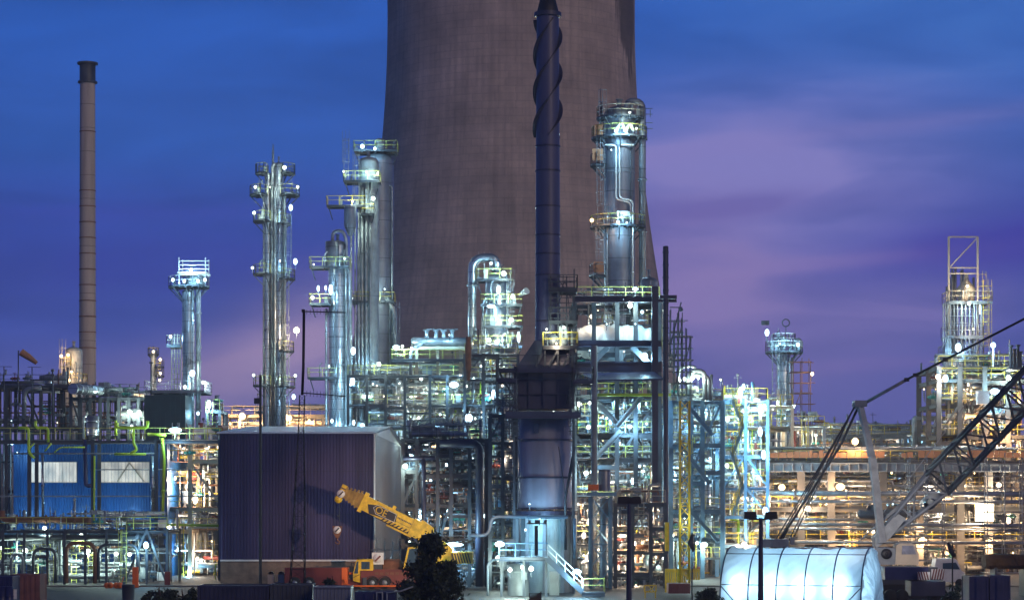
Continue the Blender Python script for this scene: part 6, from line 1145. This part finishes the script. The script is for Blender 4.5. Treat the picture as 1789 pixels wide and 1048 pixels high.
def carrier_truck():
    d = 176.; t = thing('crane_carrier', 'navy blue low carrier chassis with red and white striped end panels', 'carrier', (PX(1600, d), d, 0))
    q = MB(); q.bx(PX(1546, d), PX(1622, d), d, d+2.4, PZ(1012, d), PZ(990, d)); q.build('chassis', M['navyblue'], t); q = MB(); q.bx(PX(1590, d), PX(1650, d), d-.4, d+2.2, PZ(1040, d), PZ(1014, d)); q.bx(PX(1592, d), PX(1650, d), d-.44, d-.4, PZ(1025, d), PZ(1024, d)); q.build('outrigger_box', M['navydark'], t)
    for x0, x1, y0, y1, s_ in ((1601, 1623, 998, 1012, 1), (1625, 1648, 993, 1011, -1)):
        q = MB(); q.bx(PX(x0, d), PX(x1, d), d-.5, d-.46, PZ(y1, d), PZ(y0, d)); e = q.build('striped_panel', M['white'], t); q = MB(); W = x1-x0
        for i in range(5):
            a = x0+i*W/5; b = W/10; sh = W/6*s_; pl = [(a+max(0, -sh)*0, y1), (a+b, y1), (min(x1, max(x0, a+b-sh)), y0), (min(x1, max(x0, a-sh)), y0)]; q.prism([(PX(x, d), PZ(y, d)) for x, y in pl], d-.53, d-.503)
        q.build('red_stripes', M['red'], e)
    for xx in (1556, 1576, 1632):
        w = MB(); r = .5; w.lathe([(.01, d-.1), (r*.9, d-.15), (r, d), (r, d+.4), (.01, d+.4)], PX(xx, d), r, 18, axis='y'); w.build('wheel', M['rubber'], t)
carrier_truck()
def van():
    d = 208.; t = thing('van', 'white van parked beneath the long rack, beyond the striped carrier', 'van', (PX(1650, d), d, 0))
    q = MB(); q.prism([(PX(x, d), PZ(y, d)) for x, y in ((1632, 1016), (1632, 994), (1636, 976), (1668, 975), (1672, 978), (1680, 996), (1686, 1000), (1687, 1016))], d, d+1.9); b = q.build('body', M['white'], t)
    q = MB(); q.prism([(PX(x, d), PZ(y, d)) for x, y in ((1647, 993), (1647, 983), (1670, 982), (1677, 994))], d-.03, d-.002); q.build('window', glass, b)
    for xx in (1642, 1676):
        w = MB(); w.lathe([(.01, d-.05), (.34, d-.05), (.36, d+.2), (.01, d+.2)], PX(xx, d), .36, 16, axis='y'); wo = w.build('wheel', M['rubber'], t)
van()
# ---------------------------------------------------------------- lit tent
def tent():
    d = 166.; base = P(1258, 0, d); base.z = 0; L_ = 10.3; th = R(20); ax = Vector((math.cos(th), -math.sin(th), 0)); cr = Vector((math.sin(th), math.cos(th), 0)); W_, H_ = 3.6, PZ(955, d+3)
    t = thing('tent', 'glowing white sheeted arched tent with dark hoops, under the crawler crane', 'tent', base+ax*L_/2)
    m = bpy.data.materials.new('tent_sheet'); m.use_nodes = True; nt = m.node_tree; N = nt.nodes.new; nt.nodes.clear(); o = N('ShaderNodeOutputMaterial'); df = N('ShaderNodeBsdfDiffuse'); tr = N('ShaderNodeBsdfTranslucent'); mx = N('ShaderNodeMixShader'); mx.inputs[0].default_value = .62
    df.inputs[0].default_value = (.62,.70,.76,1); tr.inputs[0].default_value = (.58,.76,.88,1)
    tc = N('ShaderNodeTexCoord'); n1 = N('ShaderNodeTexNoise'); n1.inputs['Scale'].default_value = .9; n1.inputs['Detail'].default_value = 3; mp = N('ShaderNodeMapping'); mp.inputs['Scale'].default_value = (1, 1, .35); nt.links.new(tc.outputs['Object'], mp.inputs[0]); nt.links.new(mp.outputs[0], n1.inputs['Vector'])
    bp = N('ShaderNodeBump'); bp.inputs['Strength'].default_value = .8; bp.inputs['Distance'].default_value = .6; nt.links.new(n1.outputs[0], bp.inputs['Height']); nt.links.new(bp.outputs[0], df.inputs['Normal'])
    nt.links.new(df.outputs[0], mx.inputs[1]); nt.links.new(tr.outputs[0], mx.inputs[2]); nt.links.new(mx.outputs[0], o.inputs[0])
    def pt(s, g, k=1.0): return base+ax*s+cr*(W_-W_*math.cos(g)*k)+Vector((0, 0, H_*max(0, math.sin(g))**.8*k))
    q = MB(); ns, ng = 100, 60; vs = []
    for i in range(ns+1):
        s = L_*i/ns
        for j in range(ng+1):
            g = math.pi*j/ng; bay = (s/(L_/5)) % 1; sag = 1-.03*math.sin(math.pi*bay)**.7+.008*math.sin(9*g+7*bay+int(s/(L_/5))*2.1)*math.sin(math.pi*bay)+.005*math.sin(23*g-17*bay+s); vs.append(pt(s, g, sag))
    q.add(vs, [(i*(ng+1)+j, (i+1)*(ng+1)+j, (i+1)*(ng+1)+j+1, i*(ng+1)+j+1) for i in range(ns) for j in range(ng)], True); q.build('sheet', m, t)
    q = MB(); rr = random.Random(4); vs = []; ns2 = 6         # loose, crumpled end curtain
    for i in range(ns2+1):
        for j in range(ng+1):
            g = math.pi*j/ng; c = base+ax*L_+cr*W_; e = pt(L_, g); f = 1-i/ns2; vs.append(c+(e-c)*f+ax*(rr.uniform(-.12, .12)+.45*math.sin(math.pi*f)+(0 if i else .1)))
    q.add(vs, [(i*(ng+1)+j, (i+1)*(ng+1)+j, (i+1)*(ng+1)+j+1, i*(ng+1)+j+1) for i in range(ns2) for j in range(ng)], False); q.build('end_curtain', m, t)
    for i in range(6): q = MB(); q.tube([pt(L_*i/5, math.pi*j/20, 1.012) for j in range(21)], .055, 6); q.build('hoop', M['navyblue'], t)
    for g in (.32, 1.05): q = MB(); q.tube([pt(L_*i/20, g, 1.006) for i in range(21)], .03, 5); q.build('purlin', M['navyblue'], t)
    q = MB(); q.tube([pt(0, .3, 1.008), pt(1.4, .02, 1.008)], .04, 5); q.tube([pt(L_, .3, 1.008), pt(L_-1.4, .02, 1.008)], .04, 5); q.build('brace', M['navyblue'], t)
    for s in (1.3, 3.7, 6.0, 8.5):
        p = base+ax*s+cr*.85+Vector((0, 0, 1.35)); q = MB(); q.bar((p.x, p.y, 0), (p.x, p.y, 1.1), .08); q.box((p.x, p.y+.1, 1.2), .5, .12, .3); fl = q.build('floodlight', M['dark'], t)
        ld = bpy.data.lights.new('floodlight_bulb', 'POINT'); ld.energy = 210; ld.color = (.62,.86,1); ld.shadow_soft_size = .1; lo = bpy.data.objects.new('floodlight_bulb', ld); link(lo); lo.parent = fl; lo.location = p+Vector((0, 0, .05))-WL[fl.name]
    for s in (2.2, 5.2, 8.2):                        # ridge lamps
        p = base+ax*s+cr*W_+Vector((0, 0, H_*.72)); q = MB(); q.box((p.x, p.y, p.z+.15), .6, .14, .1); fl = q.build('floodlight', M['dark'], t)
        ld = bpy.data.lights.new('floodlight_bulb', 'POINT'); ld.energy = 100; ld.color = (.5,.78,1); ld.shadow_soft_size = .15; lo = bpy.data.objects.new('floodlight_bulb', ld); link(lo); lo.parent = fl; lo.location = p-WL[fl.name]
tent()
# ---------------------------------------------------------------- masts, poles, windsock
def flood_mast(name, label, x, ytop, d, heads, sp=None):
    t = thing(name, label, 'floodlight mast', (PX(x, d), d, 0)); q = MB(); q.lathe([(.2, 0), (.12, PZ(ytop, d))], PX(x, d), d, 12); q.build('post', M['navydark'], t)
    q = MB(); q.bx(PX(x, d)-.75, PX(x, d)+.75, d-.08, d+.08, PZ(ytop+2, d)-.1, PZ(ytop+2, d)); q.build('crossarm', M['navydark'], t)
    for hx in heads:
        q = MB(); c = P(x+hx, ytop-3, d); q.prism([(c.x-.42, c.z-.22), (c.x+.42, c.z-.22), (c.x+.36, c.z+.24), (c.x-.36, c.z+.24)], d-.15, d+.25); q.build('lamp_head', M['black'], t)
    if sp:                                           # the lit side of these heads faces the plant
        for (tx, ty, td, e, col, ang) in sp:
            c = P(x, ytop-2, d); ld = bpy.data.lights.new('mast_bulb', 'SPOT'); ld.energy = e; ld.color = col; ld.spot_size = R(ang); ld.spot_blend = .7; ld.shadow_soft_size = .25
            lo = bpy.data.objects.new('mast_bulb', ld); link(lo); lo.parent = t; p = Vector((c.x, c.y+.6, c.z)); lo.location = p-WL[t.name]; lo.rotation_euler = (P(tx, ty, td)-p).to_track_quat('-Z', 'Y').to_euler()
flood_mast('floodlight_mast', 'black floodlight mast with two square heads, before the low warm scaffolds', 1099, 876, 150., (-10, 10), sp=((672, 920, 206, 55000, (1, .64, .42), 17),))
flood_mast('floodlight_mast', 'black floodlight mast with two winged heads, in front of the glowing tent', 1329, 903, 145., (-18, 18), sp=((1580, 900, 186, 30000, (1, .88, .80), 24),))
d = 150.; q = MB(); lattice(q, P(519, 1056, d), P(524, 855, d), 1.0, 1.0, .55, .055, .026, taper1=.62); lattice(q, P(524, 855, d), P(526, 750, d), .62, .62, .5, .05, .024, taper1=.55); lattice(q, P(526, 750, d), P(528, 690, d), .34, .34, .4, .045, .022); q.tube([P(528, 690, d), P(530, 640, d), P(531, 545, d)], .1, 6)
q.bar(P(528, 544, d), P(604, 546, d), .07); q.bar(P(527, 686, d), P(604, 692, d), .07)
for i in range(11): xx = 536+i*6; q.bar(P(xx, 545, d-.3), P(xx, 545, d+.3), .03); q.bar(P(xx, 541, d), P(xx, 549, d), .03); q.bar(P(xx, 682+i*.4, d), P(xx, 692+i*.4, d), .03)
q.box(P(530, 543, d), .22, .22, .2)
solo(q, 'aerial_mast', M['black'], 'slender black lattice radio mast with two long comb aerials', 'radio mast', (PX(519, d), d, 0))
q = MB(); q.lathe([(.14, 0), (.12, PZ(655, 205))], PX(455, 205), 205, 10); q.box(P(449, 700, 205), .5, .3, .5); solo(q, 'lightning_pole', M['black'], 'plain black pole in front of the plum shed, left of the radio mast', 'pole', (PX(455, 205), 205, 0))
d = 255.; q = MB(); q.tube([P(32, 745, d), P(32, 612, d)], .07, 6); solo(q, 'windsock_pole', M['dark'], 'thin dark pole holding up the orange windsock', 'pole', P(32, 745, d))
q = MB(); a = P(37, 615, d); b = P(64, 634, d); q.tube([a, a.lerp(b, .5)+Vector((0, 0, .05)), b], [.42, .36, .22], 12, False); q.bar(P(32, 613, d), a, .05); solo(q, 'windsock', M['orange'], 'faded orange windsock blowing to the right', 'windsock', a)
for xx, y0, xb, lab in ((7, 640, 14, 'thin T-shaped aerial farthest left over the dark pipe structure'), (56, 641, 16, 'thin T-shaped aerial directly right of the windsock')):
    q = MB(); q.tube([P(xx, 745, d), P(xx, y0, d)], .06, 6); q.bar(P(xx-xb/2, y0, d), P(xx+xb, y0+.5, d), .05); solo(q, 'aerial', M['dark'], lab, 'aerial', P(xx, 745, d))
q = MB(); q.tube([P(92, 745, d), P(92, 645, d)], .09, 6); q.box(P(92, 647, d), .3, .3, .3); q.box(P(92, 655, d), .4, .3, .2); solo(q, 'siren_pole', M['dark'], 'short dark pole with a stacked siren left of the squat vessel', 'siren pole', P(92, 745, d))
t = thing('lamp_post', 'thin unlit lamp post between chimney and small yellow ladder tower', 'lamp post', P(264, 690, 262)); q = MB(); q.tube([P(264, 690, 262), P(264, 634, 262)], .09, 6); q.bx(PX(261, 262), PX(267, 262), 261.9, 262.2, PZ(635, 262), PZ(632, 262)); q.build('post', M['dark'], t)
for x_, y_, d_, lab in ((1209, 930, 178., 'thin pole with a hanging dark sleeve right of the hoist mast'), (1664, 950, 172., 'thin pole with a leaning dark flag before the white van')):
    q = MB(); q.tube([P(x_, 1048, d_), P(x_, y_, d_)], .06, 6); q.tube([P(x_+1, y_+2, d_), P(x_-3, y_+18, d_), P(x_+3, y_+32, d_)] if x_ < 1300 else [P(x_-8, y_-3, d_), P(x_-2, y_+12, d_), P(x_+4, y_+22, d_)], [.1, .22, .12], 7); solo(q, 'flag_pole', M['black'], lab, 'pole', P(x_, 1048, d_))
q = MB(); d = 168.; q.tube([P(75, 1060, d), P(75, 1020, d)], .1, 8); q.box(P(75, 1025, d), .3, .2, .5); solo(q, 'marker_post', M['black'], 'short black post right of the worn red container', 'post', P(75, 1060, d))

# ---------------------------------------------------------------- foreground containers, units, vegetation
def container(name, label, x0, x1, ytop, d, dep, m, zb=0, ribs=.28, cat='container', group=None, yaw=0):
    X0, X1, Z = PX(x0, d), PX(x1, d), PZ(ytop, d); t = thing(name, label, cat, ((X0+X1)/2, d, zb), group); q = MB(); corr(q, (X0+.1, d, 0), (X1-.1, d, 0), zb+.15, Z-.12, ribs, .05); q.bx(X0+.05, X1-.05, d+.06, d+dep-.05, zb+.1, Z-.06); q.build('side_panel', M[m], t)
    q = MB()
    for x in (X0, X1-.12):
        for y in (d-.02, d+dep-.1): q.bx(x, x+.12, y-.04, y+.08, zb, Z)
    for z in (zb, Z-.12):
        for y in (d-.02, d+dep-.1): q.bx(X0+.12, X1-.12, y-.03, y+.07, z, z+.12)
        for x in (X0+.01, X1-.11): q.bx(x, x+.1, d+.06, d+dep-.14, z, z+.12)
    q.build('frame', M[m], t); return t
container('container', 'worn red-brown container at the far left edge of the yard', 18, 70, 1003, 166., 2.4, 'cratewood', ribs=.4)
container('container', 'dark blue skip in front of the worn red-brown container', -20, 22, 1006, 160., 2.4, 'navyblue')
q = MB(); d = 156.
for xx in (-2, 10): q.lathe([(.3, PZ(1060, d)), (.3, PZ(1024, d)), (.02, PZ(1023, d))], PX(xx+6, d), d, 16); q.ring(PX(xx+6, d), d, PZ(1040, d), .29, .33, .05)
q.bx(PX(-2, d), PX(24, d), d-.3, d+.3, PZ(1064, d), PZ(1060, d)); solo(q, 'drums', M['navyblue'], 'two blue drums strapped on one pallet at bottom left', 'drums', (PX(8, d), d, PZ(1064, d)))
q = MB(); q.add([P(22, 1045, d), P(29, 1046, d), P(29, 1029, d), P(22, 1028, d)], [(0,1,2,3)]); q.bx(PX(22, d), PX(29, d), d+.01, d+.05, PZ(1046, d), PZ(1029, d)); s0 = solo(q, 'hazard_sign', M['white'], 'small white hazard panel beside the blue drums', 'sign', P(25, 1046, d))
q = MB(); q.bar(P(24, 1037, d-.03), P(27, 1041, d-.03), .05); q.bar(P(27, 1033, d-.03), P(24, 1037, d-.03), .05); q.bar(P(24, 1041, d-.03), P(27, 1044, d-.03), .05); q.build('symbol', M['black'], s0).parent = s0
s0.children[0].location = -s0.location
container('container', 'long black container along the bottom below the plum shed', 345, 470, 1022, 143., 2.4, 'navydark')
container('container', 'black container adjoining the pale ribbed one, at the bottom', 472, 546, 1020, 143., 2.4, 'dark')
container('container', 'pale weathered ribbed container left of the blue box', 548, 613, 1024, 141., 2.4, 'alud', ribs=.22)
container('equipment_box', 'blue equipment box with pale straps, bottom left of the dark tree', 620, 690, 1033, 140., 2.2, 'navyblue', ribs=1.2, cat='box')
q = MB(); d = 139.8; q.tube([P(658, 1060, d), P(658, 1034, d), P(668, 1034, d), P(668, 1060, d)], .05, 6); q.tube([P(676, 1060, d), P(676, 1033, d)], .05, 6); q.tube([P(676, 1035, d), P(700, 1032, d), P(722, 1024, d)], .06, 6); solo(q, 'hose', M['paint'], 'pale hose and strap lying over the blue equipment box', 'hose', P(658, 1060, d))
t = container('generator', 'left of two tall dark blue machine units at bottom right', 1693, 1727, 1006, 158., 2.6, 'navyblue', ribs=.9, cat='machine unit')
container('generator', 'right of two tall dark blue machine units at bottom right', 1729, 1765, 1005, 158., 2.6, 'navyblue', ribs=.9, cat='machine unit')
def lumpy(x0, x1, y0, y1, d, dep, m, name, label, cat, seed, base_y=None):
    q = MB(); rr = random.Random(seed); X0, X1, Z0, Z1 = PX(x0, d), PX(x1, d), PZ(y1, d), PZ(y0, d); n, mm = 24, 14; vs = []
    for i in range(n+1):
        f = i/n
        for j in range(mm):
            g = 2*math.pi*j/mm; c_, s_ = math.cos(g), math.sin(g); k_ = (abs(c_)**4+abs(s_)**4)**-.25*(1+rr.uniform(-.05, .05)); e = 1 if .04 < f < .96 else .8; vs.append((X0+(X1-X0)*f, d+dep/2+c_*k_*dep/2*e, (Z0+Z1)/2+s_*k_*(Z1-Z0)/2*e))
    q.add(vs, [(i*mm+j, i*mm+(j+1)%mm, (i+1)*mm+(j+1)%mm, (i+1)*mm+j) for i in range(n) for j in range(mm)]+[tuple(range(mm))[::-1], tuple(n*mm+j for j in range(mm))])
    t = thing(name, label, cat, ((X0+X1)/2, d+dep/2, 0)); q.build('cover', M[m], t)
    for xx in (X0+.8, X1-.8): q = MB(); q.bx(xx-.1, xx+.1, d+.2, d+dep-.2, 0, Z0+.15); q.build('leg', M['dark'], t)
lumpy(1724, 1810, 968, 994, 186., 2.4, 'brown', 'covered_load', 'brown tarpaulin-covered load raised on legs, at the right edge', 'covered load', 3)
for i, (x_, lab) in enumerate(((188, 'orange wheeled barrow on the yard below the low pipe rack'),)):
    d = 204.; q = MB(); q.bx(PX(185, d), PX(211, d), d, d+.8, .3, .42)
    for xx in (187, 193, 203, 209): q.lathe([(.01, d-.05), (.26, d-.05), (.26, d+.15), (.01, d+.15)], PX(xx, d), .26, 12, axis='y')
    q.bar((PX(211, d), d+.4, .4), (PX(215, d), d+.4, 1.0), .05); solo(q, 'trolley', M['orangepaint'], 'low orange four-wheeled trolley on the yard below the low pipe rack', 'trolley', (PX(198, d), d, 0))
for (x_, y0, y1, dd, w_, m_, nm, lab) in ((236, 990, 1016, 206., .5, 'orangepaint', 'extinguisher_cabinet', 'narrow orange cabinet between rack posts, right of the trolley'), (292, 998, 1022, 212., .5, 'red', 'hose_cabinet', 'red hose cabinet at the right end of the low pipe rack'), (224, 1022, 1050, 176., .5, 'dark', 'bin', 'grey cylindrical bin at the edge of the dark bushes')):
    q = MB(); 
    if nm == 'bin': q.lathe([(.45, 0), (.5, PZ(y0, dd)), (.52, PZ(y0, dd)+.05), (.02, PZ(y0, dd)+.12)], PX(x_, dd), dd, 16)
    else: q.bx(PX(x_, dd)-w_/2, PX(x_, dd)+w_/2, dd, dd+.4, 0, PZ(y0, dd)); q.bx(PX(x_, dd)-w_/2+.05, PX(x_, dd)+w_/2-.05, dd-.04, dd, .4, PZ(y0, dd)-.1); q.bar((PX(x_, dd)-.1, dd-.08, 1), (PX(x_, dd)+.1, dd-.08, 1), .04)
    solo(q, nm, M[m_], lab, nm.replace('_', ' '), (PX(x_, dd), dd, 0))
def plant(name, label, cat, x, d, z0, ztop, rx, seed, n, kind='tree', leaf=.16):
    cx = PX(x, d); rr = random.Random(seed); t = thing(name, label, cat, (cx, d, z0)); H = ztop-z0; q = MB()
    q.tube([(cx, d, z0), (cx+.1, d, z0+H*.5), (cx, d, z0+H*.9)], [.2*rx/2+.03, .11*rx/2+.02, .02], 8)
    cl = []
    for i in range(70 if kind == 'tree' else 40):
        f = rr.uniform(.08, .97) if kind == 'tree' else rr.uniform(.05, .8); rad_ = rx*((1-f)**.8*1.08 if kind == 'tree' else math.sqrt(max(.05, 1-(f*1.1)**2))); g = rr.uniform(0, 2*math.pi); k_ = rr.uniform(.35, 1.1)
        c = Vector((cx+math.cos(g)*rad_*k_, d+math.sin(g)*rad_*k_, z0+H*f)); cl.append((c, rr.uniform(.1, .34)*rx*(1-f*.4))); q.tube([(cx, d, z0+H*max(.02, f-.12)), c], [.05, .015], 5)
    q.build('trunk', M['bark'], t); q = MB()
    for i in range(n):
        c, s = rr.choice(cl); p = c+Vector((rr.gauss(0, s*.5), rr.gauss(0, s*.5), rr.gauss(0, s*.42))); p.z = max(z0+.03, p.z)
        a = Vector((rr.gauss(0, 1), rr.gauss(0, 1), rr.gauss(0, .7))).normalized(); b = a.orthogonal().normalized(); b = Quaternion(a, rr.uniform(0, 6.28)) @ b; c2 = a.cross(b); l = leaf*rr.uniform(.6, 1.3)
        q.add([p-b*l, p+c2*l*.45, p+b*l, p-c2*l*.45], [(0,1,2,3)])
    q.build('crown', M['foliage'], t)
plant('tree', 'dense dark conical tree in front of the truck crane', 'tree', 757, 146., 0, PZ(934, 146), 2.5, 7, 20000)
plant('bush', 'small round dark bush in front of the red boom deck', 'bush', 580, 150., 0, PZ(996, 150), 1.05, 8, 4500, 'bush', .12)
plant('bush', 'dark bush at the left end of the long black container', 'bush', 278, 150., 0, PZ(1016, 150), 1.5, 9, 5000, 'bush', .12)
plant('bush', 'low spreading dark bush right of the yard opening', 'bush', 318, 149., 0, PZ(1022, 149), 1.6, 10, 5000, 'bush', .12)
plant('bush', 'dark rounded bush between hoist base and tent', 'bush', 1238, 160., 0, PZ(1020, 160), 1.1, 12, 4500, 'bush', .12)
plant('shrub', 'thin leafy shrub at the foot of the leaning flag pole', 'shrub', 1670, 170., 0, PZ(1012, 170), .9, 13, 1500, 'bush', .1)
print('lamps', NL[0], 'objects', len(bpy.data.objects))
# ---------------------------------------------------------------- the air
def haze():
    q = MB(); q.bx(-170, 170, -20, 700, -1.5, 175); o = q.build('haze', None or bpy.data.materials.new('haze_air')); o['kind'] = 'stuff'
    m = o.data.materials[0]; m.use_nodes = True; nt = m.node_tree; nt.nodes.clear(); out = nt.nodes.new('ShaderNodeOutputMaterial'); v = nt.nodes.new('ShaderNodeVolumePrincipled')
    v.inputs['Color'].default_value = (.93, .92, .96, 1); v.inputs['Density'].default_value = HAZE; v.inputs['Anisotropy'].default_value = .2
    nt.links.new(v.outputs[0], out.inputs['Volume'])
HAZE = .00035
haze()
